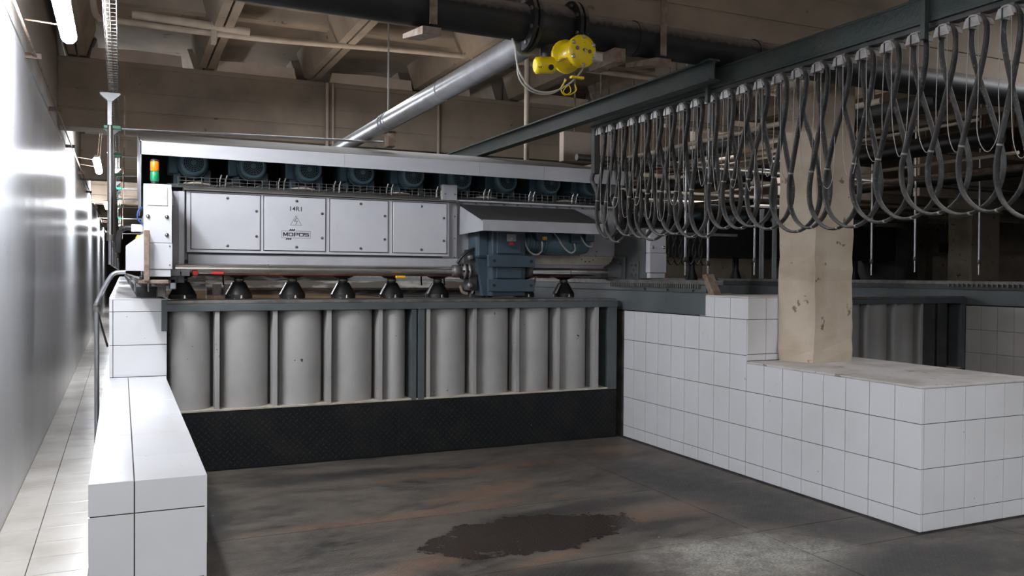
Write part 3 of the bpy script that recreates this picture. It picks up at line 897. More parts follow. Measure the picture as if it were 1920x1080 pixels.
part('right_strip', MB().box(3.86, 4.9, 7.985, 8.0, 1.80, 1.90), M['ledge'], br, 0.003)
part('oval_plate', MB().cyl((4.58, 7.992, 1.98), (4.58, 8.0, 1.98), 0.125, n=24), M['cab2'], br)
for k in range(8):
    a = PI + k * PI / 7
    part('oval_plate_bolt', MB().cyl((4.58 + 0.115 * math.cos(a), 7.978, 1.95 + 0.115 * math.sin(a)), (4.58 + 0.115 * math.cos(a), 7.99, 1.95 + 0.115 * math.sin(a)), 0.007, n=6), M['dull_steel'], br)
# hood above gearbox
hd = part('gearbox_hood', MB().add([(3.083, 7.95, 2.395), (4.39, 7.95, 2.395), (4.39, 7.35, 2.207), (3.083, 7.35, 2.207), (3.083, 7.95, 2.383), (4.39, 7.95, 2.383), (4.39, 7.356, 2.197), (3.083, 7.356, 2.197)],
     [(0, 3, 2, 1), (4, 5, 6, 7), (0, 4, 7, 3), (1, 2, 6, 5), (0, 1, 5, 4)]), M['hood_top'], br)
part('hood_front', MB().box(3.083, 4.392, 7.343, 7.352, 2.103, 2.207), M['cab2'], hd, 0.001)
for x_ in (3.083, 4.386):
    part('hood_cheek', MB().prism([(7.35, 2.205), (7.95, 2.39), (7.95, 2.09), (7.35, 2.105)], 'x', x_, x_ + 0.006), M['cab2'], hd)
# gearbox
gb = part('gearbox', MB().box(3.30, 3.66, 7.62, 7.95, 1.48, 2.16), M['gear'], br, 0.008)
part('gear_case', MB().box(3.175, 3.32, 7.72, 7.97, 1.85, 2.16), M['gear'], gb, 0.03)
part('gear_case', MB().prism([(3.18, 1.9), (3.32, 1.9), (3.32, 1.48), (3.26, 1.48)], 'y', 7.75, 7.95), M['gear'], gb)
part('gear_cover', MB().box(3.345, 3.60, 7.60, 7.63, 1.90, 2.13), M['gear'], gb, 0.004)
part('gear_side', MB().box(3.60, 3.655, 7.66, 7.9, 1.95, 2.15), M['gear'], gb, 0.006)
part('gear_mid', MB().box(3.34, 3.61, 7.60, 7.63, 1.655, 1.765), M['gear'], gb, 0.004)
for z0, z1 in ((1.765, 1.880), (1.525, 1.645)):
    pl = part('mounting_plate', MB().box(3.235, 3.74, 7.565, 7.605, z0, z1), M['gear'], gb, 0.006)
for z_, xo in ((1.825, 0), (1.585, 0)):
    for x_ in (3.30, 3.70):
        part('plate_hole', MB().cyl((x_, 7.562, z_), (x_, 7.575, z_), 0.016, n=14), M['ink'], gb)
npl = part('name_plate', MB().box(3.445, 3.545, 7.594, 7.601, 2.02, 2.09), M['zinc'], gb, 0.001)
part('plate_knob', MB().cyl((3.495, 7.594, 2.045), (3.495, 7.585, 2.045), 0.012, n=10), M['steel'], gb)
part('red_sticker', MB().box(3.47, 3.52, 7.597, 7.601, 1.982, 2.012), M['red'], gb)
# drive motors right of gearbox
dm = part('drive_motor', MB().rev([(0.09, 0.0), (0.115, 0.02), (0.115, 0.36), (0.13, 0.37), (0.13, 0.72), (0.11, 0.82)], (3.64, 7.83, 2.03), (1, 0, 0), 26), M['motor'], br)
for x_ in [3.72 + 0.035 * k for k in range(8)]:
    part('cooling_fin', MB().cyl((x_, 7.83, 2.03), (x_ + 0.008, 7.83, 2.03), 0.128, n=24), M['motor'], dm)
tb_ = part('terminal_box', MB().prism([(3.79, 2.16), (3.79, 2.06), (3.815, 2.035), (3.96, 2.035), (3.975, 2.05), (3.975, 2.16)], 'y', 7.64, 7.78), M['gear'], dm, 0.006)
part('yellow_sticker', MB().box(3.86, 3.91, 7.637, 7.641, 2.045, 2.078), M['yellow_plain'], tb_)
part('cable_gland', MB().cyl((3.885, 7.70, 2.035), (3.885, 7.70, 1.99), 0.014, n=10), M['zinc'], tb_)
tb2 = part('terminal_box', MB().box(4.20, 4.31, 7.65, 7.78, 2.02, 2.16), M['gear'], dm, 0.008)
tb3 = part('terminal_box', MB().box(4.38, 4.49, 7.68, 7.8, 2.04, 2.16), M['gear'], dm, 0.008)
for nm, pts in (('power_cable', [(3.885, 7.70, 1.99), (3.86, 7.66, 1.93), (3.80, 7.66, 1.895), (3.73, 7.68, 1.93), (3.70, 7.72, 2.03), (3.70, 7.75, 2.16)]),
                ('power_cable', [(4.255, 7.70, 2.02), (4.25, 7.67, 1.95), (4.18, 7.64, 1.92), (4.10, 7.66, 1.99), (4.05, 7.68, 2.08), (4.0, 7.72, 2.15)]),
                ('power_cable', [(4.47, 7.70, 2.03), (4.44, 7.66, 1.99), (4.37, 7.64, 2.0), (4.33, 7.66, 2.06), (4.31, 7.7, 2.14)])):
    part(nm, MB().tube(spline(pts, 6), 0.009, 8), M['white_cable'], dm)
# long shaft and couplings
sh = part('drive_shaft', MB().cyl((0.42, 7.88, 1.722), (3.03, 7.88, 1.722), 0.047, n=28), M['steel'], br, label='polished steel drive shaft')
part('shaft_joint', MB().cyl((1.20, 7.88, 1.722), (1.206, 7.88, 1.722), 0.048, n=28), M['dull_steel'], sh)
sh2 = part('drive_shaft', MB().cyl((3.84, 7.93, 1.722), (4.80, 7.93, 1.722), 0.045, n=28), M['steel'], br, label='short polished steel shaft right of the gearbox')
part('shaft_joint', MB().cyl((4.32, 7.93, 1.722), (4.326, 7.93, 1.722), 0.0465, n=28), M['dull_steel'], sh2)


def coupling(x, y, par, s=1):
    c = part('coupling', MB().rev([(0.05, 0.0), (0.062, 0.005), (0.062, 0.07), (0.045, 0.075), (0.045, 0.10), (0.085, 0.105), (0.085, 0.125), (0.05, 0.13), (0.05, 0.15), (0.085, 0.155), (0.085, 0.175), (0.06, 0.18), (0.06, 0.25)], (x, y, 1.722), (s, 0, 0), 24), M['dull_steel'], par)
    for k in range(6):
        a = k * PI / 3
        part('coupling_bolt', MB().cyl((x + s * 0.09, y + 0.07 * math.cos(a), 1.722 + 0.07 * math.sin(a)), (x + s * 0.19, y + 0.07 * math.cos(a), 1.722 + 0.07 * math.sin(a)), 0.012, n=6), M['black'], c)
    return c


coupling(2.97, 7.85, br)
coupling(3.86, 7.90, br, -1)
bk = part('bearing_block', MB().box(3.13, 3.22, 7.80, 7.95, 1.53, 1.94), M['slate_dark'], br, 0.01)
for z_ in (1.58, 1.86):
    part('bearing_bolt', MB().rev([(0.034, 0), (0.034, 0.012), (0.02, 0.014), (0.02, 0.03), (0.012, 0.03)], (3.14, 7.795, z_), (0, -1, 0), 16), M['dull_steel'], bk)
part('bearing_arm', MB().tube(spline([(3.0, 7.8, 1.80), (3.06, 7.78, 1.88), (3.13, 7.77, 1.93), (3.2, 7.78, 1.95)], 5), 0.014, 8), M['black'], br)
part('bearing_arm', MB().tube(spline([(3.02, 7.76, 1.58), (3.04, 7.75, 1.52), (3.09, 7.75, 1.50)], 5), 0.016, 8), M['rust'], br)
part('hook', MB().tube(spline([(3.86, 7.8, 1.66), (3.85, 7.78, 1.62), (3.83, 7.77, 1.58), (3.80, 7.77, 1.60), (3.81, 7.78, 1.65)], 5), 0.007, 7), M['dull_steel'], br)
# red guard wire, red grip and yellow switch
part('trip_wire', MB().cyl((0.62, 7.80, 1.672), (4.85, 7.80, 1.672), 0.003, n=6), M['dark_red'], br, label='dark red trip wire')
part('red_grip', MB().cyl((0.71, 7.79, 1.684), (0.81, 7.79, 1.684), 0.012, n=12), M['red'], br, label='red plastic grip of the trip wire')
part('red_clamp', MB().box(0.555, 0.60, 7.77, 7.81, 1.665, 1.705), M['red'], br, 0.006)
part('turnbuckle', MB().cyl((0.60, 7.79, 1.685), (0.71, 7.79, 1.684), 0.005, n=8), M['steel'], br)
part('yellow_switch', MB().box(2.37, 2.465, 7.765, 7.80, 1.648, 1.675), M['yellow_plain'], br, 0.008, label='small yellow switch')
for x0_, x1_ in ((0.38, 0.455), (0.465, 0.53)):
    part('shaft_bracket', MB().box(x0_, x1_, 7.75, 7.79, 1.66, 1.715), M['cab2'], br, 0.003)
# polishing heads (cones) under the beam
head = None
for k in range(9):
    cx = 0.494 + 0.4805 * k
    if k == 6: cx = 3.84 - 0.4805 * 0 - 0.463
    if head is None:
        hx = cx
        z0 = 1.455
        head = part('polishing_head', MB().cyl((hx, 8.08, z0), (hx, 8.08, z0 + 0.038), 0.119, n=28).cyl((hx, 8.08, z0 + 0.038), (hx, 8.08, z0 + 0.15), 0.119, 0.056, n=28).cyl((hx, 8.08, z0 + 0.15), (hx, 8.08, z0 + 0.19), 0.044, n=20).cyl((hx, 8.08, z0 + 0.19), (hx, 8.08, z0 + 0.225), 0.06, 0.13, n=24).cyl((hx, 8.08, z0 + 0.225), (hx, 8.08, z0 + 0.33), 0.13, 0.06, n=24), M['black'], br, label='black conical polishing head')
        part('head_collar', MB().cyl((hx, 8.08, z0 + 0.165), (hx, 8.08, z0 + 0.178), 0.050, n=20), M['dull_steel'], head)
        part('head_rim', MB().rev([(0.120, 0.0), (0.121, 0.002), (0.121, 0.006), (0.119, 0.008)], (hx, 8.08, z0), (0, 0, 1), 9), M['dull_steel'], head)
        part('head_fin', MB().prism([(hx - 0.121, z0 + 0.04), (hx - 0.116, z0 + 0.035), (hx - 0.060, z0 + 0.142), (hx - 0.065, z0 + 0.146)], 'y', 8.02, 8.05), M['steel'], head)
        part('head_window', MB().cyl((hx + 0.01, 7.985, z0 + 0.004), (hx + 0.01, 7.985, z0 + 0.034), 0.026, 0.024, n=12), M['steel'], head)
    else:
        dup_part(head, br, (0.4805 * k, 0, 0))
part('underside', MB().box(0.50, 4.9, 8.02, 8.3, 1.72, 1.80), M['black'], br)
for x_ in (0.86, 1.95, 2.8, 3.05):
    part('drain_stub', MB().tube([(x_, 8.3, 1.75), (x_, 8.3, 1.62), (x_ + 0.005, 8.3, 1.575)], 0.008, 7), M['black'], br)
# end carriages
lc = part('left_carriage', MB().box(0.165, 0.36, 7.40, 8.7, 1.655, 2.18), M['cab2'], br, 0.006)
cv = part('cover', MB().prism([(7.34, 1.925), (7.34, 2.19), (7.39, 2.40), (7.55, 2.40), (7.55, 1.925)], 'x', 0.160, 0.366), M['cab'], lc, 0.004)
cv = part('cover', MB().box(0.165, 0.372, 7.335, 7.55, 1.715, 1.922), M['cab'], lc, 0.004)
part('cover', MB().box(0.175, 0.36, 7.345, 7.55, 1.655, 1.712), M['cab'], lc, 0.003)
part('window_plate', MB().prism([(7.346, 2.225), (7.340, 2.225), (7.377, 2.38), (7.383, 2.38)], 'x', 0.185, 0.335), M['zinc'], lc)
for x_ in (0.19, 0.33):
    for z_ in (1.99, 2.135):
        part('cover_bolt', MB().rev([(0.015, 0), (0.015, 0.006), (0.009, 0.006), (0.009, 0.016), (0.001, 0.017)], (x_, 7.338, z_), (0, -1, 0), 12), M['steel'], lc)
for x_ in (0.185, 0.352):
    for z_ in (1.75, 1.90):
        part('screw', MB().cyl((x_, 7.335, z_), (x_, 7.33, z_), 0.006, n=8), M['dull_steel'], lc)
part('side_box', MB().prism([(0.03, 1.70), (0.165, 1.70), (0.165, 2.0), (0.155, 2.0), (0.03, 1.90)], 'y', 7.42, 7.75), M['cab'], lc, 0.004)
part('wheel_skirt', MB().box(0.15, 0.42, 7.5, 8.6, 1.60, 1.655), M['slate_dark'], lc, 0.004)
for y_ in (7.85, 8.45):
    part('wheel', MB().cyl((0.16, y_, 1.67), (0.24, y_, 1.67), 0.05, n=20), M['dull_steel'], lc)
part('buffer_arm', MB().box(0.12, 0.36, 7.42, 7.55, 1.60, 1.625), M['rust'], lc, 0.003)
part('chain_guide', MB().box(0.27, 0.33, 7.50, 7.6, 1.49, 1.60), M['dull_steel'], lc, 0.004)
part('chain_guide', MB().box(0.36, 0.41, 7.5, 7.62, 1.55, 1.64), M['zinc'], lc, 0.01)
for x_, z_ in ((0.10, 1.53), (0.2, 1.53)):
    part('guide_pin', MB().cyl((x_, 7.56, z_), (x_, 7.56, 1.61), 0.007, n=8), M['zinc'], lc)
part('brown_channel', MB().box(0.160, 0.20, 7.22, 7.29, 1.62, 2.02), M['rust'], lc, 0.006)
part('brown_channel_foot', MB().box(0.15, 0.34, 7.24, 7.42, 1.60, 1.63), M['rust'], lc, 0.004)
rod_ = MB().cyl((0.295, 7.62, 1.475), (0.295, 7.62, 1.72), 0.010, n=8)
part('air_hose', MB().tube(spline([(0.12, 7.60, 2.05), (0.03, 7.62, 2.05), (-0.02, 7.65, 2.0), (-0.03, 7.68, 1.85)], 6), 0.022, 8), M['black'], lc, label='thick black air hose')
part('air_line', MB().tube(spline([(0.16, 7.55, 2.08), (0.12, 7.54, 2.12), (0.12, 7.54, 2.18), (0.15, 7.56, 2.22)], 6), 0.006, 7), M['blue'], lc, label='thin blue air line')
part('hose_socket', MB().box(0.07, 0.16, 7.56, 7.64, 2.02, 2.08), M['cab'], lc, 0.005)
part('yellow_plug', MB().rev([(0.02, 0), (0.034, 0.01), (0.034, 0.07), (0.02, 0.09)], (0.135, 7.50, 1.90), (0, 0, 1), 14), M['yellow_plain'], lc, label='yellow capped plug')
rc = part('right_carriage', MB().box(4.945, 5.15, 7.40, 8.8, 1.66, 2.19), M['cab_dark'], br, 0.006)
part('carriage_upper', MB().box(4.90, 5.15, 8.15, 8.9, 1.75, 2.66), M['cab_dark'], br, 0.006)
part('cover', MB().box(4.945, 5.146, 7.335, 7.42, 1.928, 2.17), M['cab'], rc, 0.004)
part('cover', MB().box(4.945, 5.150, 7.33, 7.42, 1.722, 1.924), M['cab'], rc, 0.004)
part('cover', MB().box(4.955, 5.14, 7.34, 7.42, 1.665, 1.719), M['cab'], rc, 0.003)
for x_ in (4.985, 5.115):
    part('cover_bolt', MB().rev([(0.015, 0), (0.015, 0.006), (0.009, 0.006), (0.009, 0.014), (0.001, 0.015)], (x_, 7.335, 1.985), (0, -1, 0), 12), M['steel'], rc)
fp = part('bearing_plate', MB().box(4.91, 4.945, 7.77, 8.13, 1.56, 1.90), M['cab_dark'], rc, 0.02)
part('bearing_housing', MB().rev([(0.15, 0.0), (0.15, 0.02), (0.115, 0.03), (0.115, 0.05), (0.09, 0.055), (0.09, 0.085), (0.07, 0.09), (0.07, 0.12), (0.048, 0.125)], (4.91, 7.95, 1.722), (-1, 0, 0), 28), M['slate'], rc)
for k in range(4):
    a = PI / 4 + k * PI / 2
    part('housing_bolt', MB().cyl((4.915, 7.95 + 0.165 * math.cos(a), 1.722 + 0.155 * math.sin(a)), (4.88, 7.95 + 0.165 * math.cos(a), 1.722 + 0.155 * math.sin(a)), 0.016, n=6), M['dull_steel'], rc)
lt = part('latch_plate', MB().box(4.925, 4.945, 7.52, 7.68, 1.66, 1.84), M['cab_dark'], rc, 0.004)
for y_, z_ in ((7.56, 1.70), (7.64, 1.70), (7.56, 1.80), (7.64, 1.80), (7.6, 1.75)):
    part('latch_bolt', MB().cyl((4.925, y_, z_), (4.905, y_, z_), 0.013, n=6), M['dull_steel'], rc)
part('upright_tube', MB().box(4.62, 4.66, 7.78, 7.82, 2.35, 2.44), M['zinc'], br, 0.003)
# signal tower
sgn = part('signal_tower', MB().cyl((0.245, 7.5, 2.40), (0.245, 7.5, 2.43), 0.028, n=18), M['black'], br)
part('green_lens', MB().rev([(0.03, 0), (0.034, 0.005), (0.034, 0.075), (0.03, 0.08)], (0.245, 7.5, 2.43), (0, 0, 1), 20), M['green'], sgn, label='green signal lens')
part('orange_lens', MB().rev([(0.03, 0), (0.034, 0.005), (0.034, 0.075), (0.03, 0.08)], (0.245, 7.5, 2.512), (0, 0, 1), 20), M['orange'], sgn, label='orange signal lens')
part('signal_cap', MB().rev([(0.034, 0), (0.033, 0.01), (0.015, 0.02)], (0.245, 7.5, 2.593), (0, 0, 1), 18), M['black'], sgn)
# standing bar on the block
solid('steel_bar', MB().cyl((0.285, 7.66, ZL), (0.285, 7.66, 1.735), 0.010, n=8).box(0.265, 0.30, 7.64, 7.70, ZL, 1.55), M['rust'],
      'brown upright steel bar standing on the left tiled block', 'bar', (0.285, 7.66, ZL))

# ================================================================== OVERHEAD STEEL AND PIPES
ib = lambda m, x, w, z0, z1, y0, y1: m.box(x - w, x + w, y0, y1, z0, z0 + 0.016).box(x - w, x + w, y0, y1, z1 - 0.016, z1).box(x - 0.006, x + 0.006, y0, y1, z0, z1)
# festoon girder and its short neighbour
XF = 4.10
ZF = 3.105
gA = solid('steel_girder', ib(MB(), 3.90, 0.05, 3.105, 3.265, 4.98, 11.88), M['green_beam'],
           'dark green steel girder ending just below the black pipe, left of the hoses', 'girder', (3.9, 8, 3.1), bevel=0.002)
gB = thing('festoon_girder', 'dark green girder at top right carrying all the hose trolleys', 'girder', (XF, 4.5, ZF))
part('girder_beam', ib(MB(), XF, 0.05, ZF, ZF + 0.15, 1.4, 7.05), M['green_beam'], gB, 0.002)
part('girder_web_side', MB().box(XF - 0.045, XF - 0.036, 1.4, 6.9, ZF + 0.014, ZF + 0.137), M['green_beam'], gB)
part('trolley_track', MB().box(XF - 0.03, XF + 0.03, 1.4, 6.98, ZF - 0.03, ZF), M['slate_dark'], gB, 0.003)
for y_ in (5.2, 3.3):
    part('hanger_strap', MB().box(XF - 0.09, XF - 0.055, y_, y_ + 0.03, ZF - 0.10, ZF + 0.17), M['green_beam'], gB, 0.002)
    part('hanger_strap', MB().box(XF - 0.03, XF + 0.03, y_ + 0.1, y_ + 0.16, ZF + 0.15, 3.5), M['green_beam'], gB, 0.002)
part('end_bracket', MB().box(XF - 0.03, XF + 0.03, 6.98, 7.04, ZF - 0.45, ZF), M['slate_dark'], gB, 0.003)
part('end_hose_tail', MB().tube(spline([(XF, 7.0, ZF - 0.38), (XF - 0.02, 7.04, ZF - 0.5), (XF, 6.98, ZF - 0.62), (XF, 6.94, ZF - 0.8)], 6), 0.022, 8), M['hose'], gB)

PITCH = 0.182
NLOOP = 27
ORD = ['first', 'second', 'third', 'fourth', 'fifth', 'sixth', 'seventh', 'eighth', 'ninth', 'tenth', 'eleventh', 'twelfth', 'thirteenth', 'fourteenth', 'fifteenth', 'sixteenth', 'seventeenth', 'eighteenth', 'nineteenth', 'twentieth', 'twenty-first', 'twenty-second', 'twenty-third', 'twenty-fourth', 'twenty-fifth', 'twenty-sixth', 'twenty-seventh', 'twenty-eighth']
# trolley prototype
tp = None
for k in range(NLOOP):
    y_ = 6.86 - PITCH * k
    lab = 'grey saddle trolley under the festoon girder, %s from the machine end' % ORD[k]
    if tp is None:
        tp = thing('festoon_trolley', lab, 'trolley', (XF, y_, ZF), 'trolleys under the festoon girder')
        n = 10
        out = [(y_ - 0.052 * math.cos(PI * i / n), ZF - 0.088 + 0.052 * math.sin(PI * i / n)) for i in range(n + 1)]
        inn = [(y_ - 0.044 * math.cos(PI * i / n), ZF - 0.088 + 0.044 * math.sin(PI * i / n)) for i in range(n + 1)]
        part('saddle', MB().prism(out + inn[::-1], 'x', XF - 0.055, XF + 0.045), M['saddle'], tp)
        part('saddle_plate', MB().prism([(y_ - 0.05, ZF - 0.10), (y_ + 0.05, ZF - 0.10), (y_ + 0.034, ZF - 0.05), (y_ - 0.034, ZF - 0.05)], 'x', XF - 0.062, XF - 0.056), M['saddle'], tp)
        part('carriage', MB().box(XF - 0.04, XF + 0.04, y_ - 0.035, y_ + 0.035, ZF - 0.045, ZF - 0.028), M['dull_steel'], tp, 0.002)
        for s_ in (-0.02, 0.02):
            part('wheel', MB().cyl((XF + 0.032, y_ + s_, ZF - 0.01), (XF + 0.05, y_ + s_, ZF - 0.01), 0.018, n=12), M['dull_steel'], tp)
        part('bolt', MB().cyl((XF - 0.064, y_ + 0.01, ZF - 0.115), (XF - 0.064, y_ + 0.01, ZF - 0.05), 0.004, n=6), M['ink'], tp)
    else:
        dup(tp, (XF, y_, ZF), lab)
for k in range(NLOOP - 1):
    yc_ = 6.86 - PITCH * (k + 0.5)
    w = 0.175 * random.uniform(0.82, 1.22)
    zb = 2.015 + random.uniform(-0.02, 0.045)
    sk = random.uniform(-0.04, 0.04)
    xo = 0.022
    z1 = ZF - 0.03
    hp = PITCH / 2
    pts = [(XF - xo, yc_ + hp, z1 - 0.008), (XF - xo, yc_ + hp * 0.62, z1 - 0.022), (XF - xo, yc_ + 0.030, z1 - 0.085),
           (XF - xo * 1.2, yc_ + 0.046 + sk * 0.3, z1 - 0.25), (XF - xo * 1.5, yc_ + w * 0.70 + sk, z1 - 0.56), (XF - xo * 1.6, yc_ + w * 0.98 + sk, zb + 0.26),
           (XF - xo * 1.2, yc_ + w * 0.82 + sk, zb + 0.10), (XF - xo * 0.4, yc_ + w * 0.3 + sk, zb + 0.008), (XF + xo * 0.4, yc_ - w * 0.3 + sk, zb + 0.008),
           (XF + xo * 1.2, yc_ - w * 0.82 + sk, zb + 0.10), (XF + xo * 1.6, yc_ - w * 0.98 + sk, zb + 0.26), (XF + xo * 1.5, yc_ - w * 0.70 + sk, z1 - 0.56),
           (XF + xo * 1.2, yc_ - 0.046 + sk * 0.3, z1 - 0.25), (XF + xo, yc_ - 0.030, z1 - 0.085), (XF + xo, yc_ - hp * 0.62, z1 - 0.022), (XF + xo, yc_ - hp, z1 - 0.008)]
    ho = solid('hose_loop', MB().ribbon(spline(pts, 4), 0.021, 0.0095, 8), M['hose'],
               'hanging loop of dusty black hose on the festoon girder, %s from the machine end' % ORD[k], 'hose', (XF, yc_, z1), 'hose loops hanging from the festoon girder')
    # cable ties and the thin pull cord of each loop
    for q in (0.30, 0.52):
        i = int(len(spline(pts, 4)) * q); sp = spline(pts, 4)
        part('cable_tie', MB().ribbon([sp[i], sp[i] + (sp[i + 1] - sp[i]).normalized() * 0.010], 0.0225, 0.011, 8), M['cord'], ho)
    wc = 0.045 * random.uniform(0.7, 1.3); zc = 2.14 + random.uniform(0, 0.25)
    cp = [(XF - 0.05, yc_ + 0.06, z1 - 0.06), (XF - 0.05, yc_ + 0.055, z1 - 0.4), (XF - 0.05, yc_ + wc, zc + 0.10), (XF - 0.045, yc_, zc), (XF - 0.04, yc_ - wc, zc + 0.10), (XF - 0.04, yc_ - 0.05, z1 - 0.4), (XF - 0.04, yc_ - 0.06, z1 - 0.06)]
    solid('pull_cord', MB().tube(spline(cp, 5), 0.0026, 5), M['cord'], 'thin pale cord loop hanging beside the %s hose loop from the machine end' % ORD[k], 'cord', (XF, yc_, z1), 'pull cords of the festoon')

# black water main with flanges, brackets, valve
YP, ZPP = 5.12, 3.37
bp = thing('black_pipe', 'thick dusty black pipe crossing the top of the picture', 'pipe', (3, YP, ZPP))
part('pipe_run', MB().cyl((-0.4, YP, ZPP + 0.02), (2.43, YP, ZPP), 0.122, n=36, caps=False), M['pipe_black'], bp)
part('pipe_run', MB().cyl((2.84, YP, ZPP), (14.0, YP, ZPP - 0.02), 0.118, n=36, caps=False), M['pipe_black'], bp)
part('pipe_joint', MB().cyl((3.28, YP, ZPP), (3.32, YP, ZPP), 0.124, n=36), M['pipe_black'], bp)
part('pipe_joint', MB().cyl((4.35, YP, ZPP), (4.40, YP, ZPP), 0.124, n=36), M['pipe_black'], bp)
for x_ in (2.44, 2.48, 2.78, 2.82):
    part('flange', MB().cyl((x_ - 0.012, YP, ZPP), (x_ + 0.012, YP, ZPP), 0.185, n=36), M['pipe_black'], bp, 0.003)
for x_ in (2.46, 2.80):
    for k in range(8):
        a = PI / 8 + k * PI / 4
        part('flange_bolt', MB().cyl((x_ - 0.045, YP + 0.155 * math.cos(a), ZPP + 0.155 * math.sin(a)), (x_ + 0.045, YP + 0.155 * math.cos(a), ZPP + 0.155 * math.sin(a)), 0.013, n=6), M['dull_steel'], bp)
part('valve_body', MB().rev([(0.125, 0), (0.15, 0.05), (0.155, 0.14), (0.15, 0.22), (0.125, 0.28)], (2.49, YP, ZPP), (1, 0, 0), 32), M['pipe_black'], bp)
part('valve_neck', MB().cyl((2.63, YP, ZPP - 0.12), (2.63, YP - 0.02, ZPP - 0.24), 0.07, n=20), M['black'], bp)
for k, x_ in enumerate((1.72, 3.42)):
    b_ = part('pipe_hanger', MB().box(x_, x_ + 0.05, YP - 0.16, YP - 0.15, ZPP - 0.14, ZPP + 0.30), M['rust'], bp, 0.002)
    part('hanger_foot', MB().prism([(YP - 0.2, ZPP - 0.17), (YP + 0.2, ZPP - 0.12), (YP + 0.2, ZPP - 0.15), (YP - 0.2, ZPP - 0.22)], 'x', x_ - 0.06, x_ + 0.06), M['rust'], bp)
part('hanger_foot', MB().box(3.05, 3.14, YP - 0.15, YP + 0.2, ZPP - 0.22, ZPP - 0.125), M['rust'], bp, 0.004)

# yellow actuator
dv = Vector((0.10, -0.95, -0.02)).normalized()      # its round cover looks this way
pc = at(1091, 96, Y=4.74)
ya = thing('yellow_actuator', 'spotted bright yellow valve actuator hanging from the black pipe', 'actuator', pc)
part('cover', MB().rev([(0.100, 0.03), (0.104, 0.0), (0.1, -0.016), (0.07, -0.020), (0.001, -0.022)][::-1], pc, -dv, 34), M['yellow'], ya)
part('cylinder', MB().rev([(0.086, 0.03), (0.086, 0.16), (0.108, 0.165), (0.110, 0.19), (0.09, 0.20), (0.05, 0.25)], pc, -dv, 32), M['yellow'], ya)
up = Vector((0, 0, 1)); sd = dv.cross(up).normalized(); u2 = sd.cross(dv).normalized()
for k in range(6):
    a = PI / 6 + k * PI / 3
    c = pc + (sd * math.cos(a) + u2 * math.sin(a)) * 0.088
    part('cover_bolt', MB().rev([(0.013, 0.0), (0.013, 0.012), (0.008, 0.014)], c + dv * 0.012, dv, 10), M['zinc'], ya)
    if k % 2: part('tie_rod', MB().cyl(c, c - dv * 0.19, 0.005, n=7), M['steel'], ya)
for q in ((-0.045, 0.0), (0.05, 0.01)):
    part('port', MB().cyl(pc + sd * q[0] + u2 * q[1] + dv * 0.02, pc + sd * q[0] + u2 * q[1] + dv * 0.026, 0.013, n=12), M['rust'], ya)
part('port', MB().cyl(pc + u2 * 0.005 + dv * 0.02, pc + u2 * 0.005 + dv * 0.035, 0.008, n=10), M['dull_steel'], ya)
hb = at(1026, 124, Y=4.86)
part('limit_switch_box', MB().rev([(0.04, 0), (0.052, 0.008), (0.055, 0.03), (0.055, 0.12), (0.045, 0.13)], hb + Vector((-0.08, 0.02, 0)), (1, -0.15, 0.08), 22), M['yellow'], ya)
part('name_tag', MB().cyl(hb + Vector((0.0, -0.058, -0.02)), hb + Vector((0.0, -0.052, -0.018)), 0.018, n=14), M['ink'], ya)
part('mount', MB().cyl(pc - dv * 0.2, Vector((2.63, YP, ZPP - 0.15)), 0.04, n=14), M['black'], ya)
part('link_bracket', MB().box(pc.x + 0.08, pc.x + 0.15, pc.y - 0.01, pc.y + 0.04, pc.z - 0.05, pc.z + 0.0), M['ledge'], ya, 0.003)


def pxpath(pts, Y):
    return [at(x, y, Y=Y) for x, y in pts]


part('air_cable', MB().tube(spline([pc + dv * 0.036 + u2 * 0.005] + pxpath([(1094, 125), (1070, 155), (1035, 172), (1000, 168), (976, 140), (968, 110), (966, 88), (960, 72)], 4.80), 6), 0.006, 7), M['white_cable'], ya)
part('air_cable', MB().tube(spline(pxpath([(1060, 148), (1052, 165), (1030, 176), (998, 172), (974, 148), (969, 110), (967, 90)], 4.82), 6), 0.005, 7), M['white_cable'], ya)
part('yellow_wire', MB().tube(spline(pxpath([(1062, 150), (1052, 165), (1058, 178), (1070, 172), (1066, 160), (1056, 172), (1066, 178), (1080, 170), (1078, 158)], 4.80), 6), 0.004, 6), M['yellow'], ya)
part('yellow_bracket', MB().box(*[v for v in (pc.x - 0.06, pc.x + 0.03, pc.y + 0.02, pc.y + 0.05, pc.z - 0.17, pc.z - 0.155)]), M['yellow'], ya)

# silver duct running back from the main
du = thing('silver_duct', 'galvanised round duct sloping in view from the valve back over the machine', 'duct', (2.47, 7, 3.25))
part('duct_run', MB().cyl((2.47, 5.16, 3.25), (2.47, 8.35, 3.25), 0.088, n=28), M['zinc'], du)
part('duct_run', MB().cyl((2.47, 8.35, 3.25), (2.47, 11.8, 3.25), 0.082, n=28), M['zinc'], du)
for y_ in (6.75, 8.3, 8.4, 8.5):
    part('duct_clamp', MB().cyl((2.47, y_, 3.25), (2.47, y_ + 0.02, 3.25), 0.094, n=28), M['zinc'], du)
part('duct_seam', MB().box(2.50, 2.508, 5.2, 8.3, 3.163, 3.17), M['dull_steel'], du)
part('duct_hanger', MB().box(2.52, 2.60, 8.55, 8.7, 3.02, 3.18), M['rust'], du, 0.004)
part('duct_hanger', MB().box(2.53, 2.545, 8.62, 8.635, 3.16, 4.70), M['cord'], du)

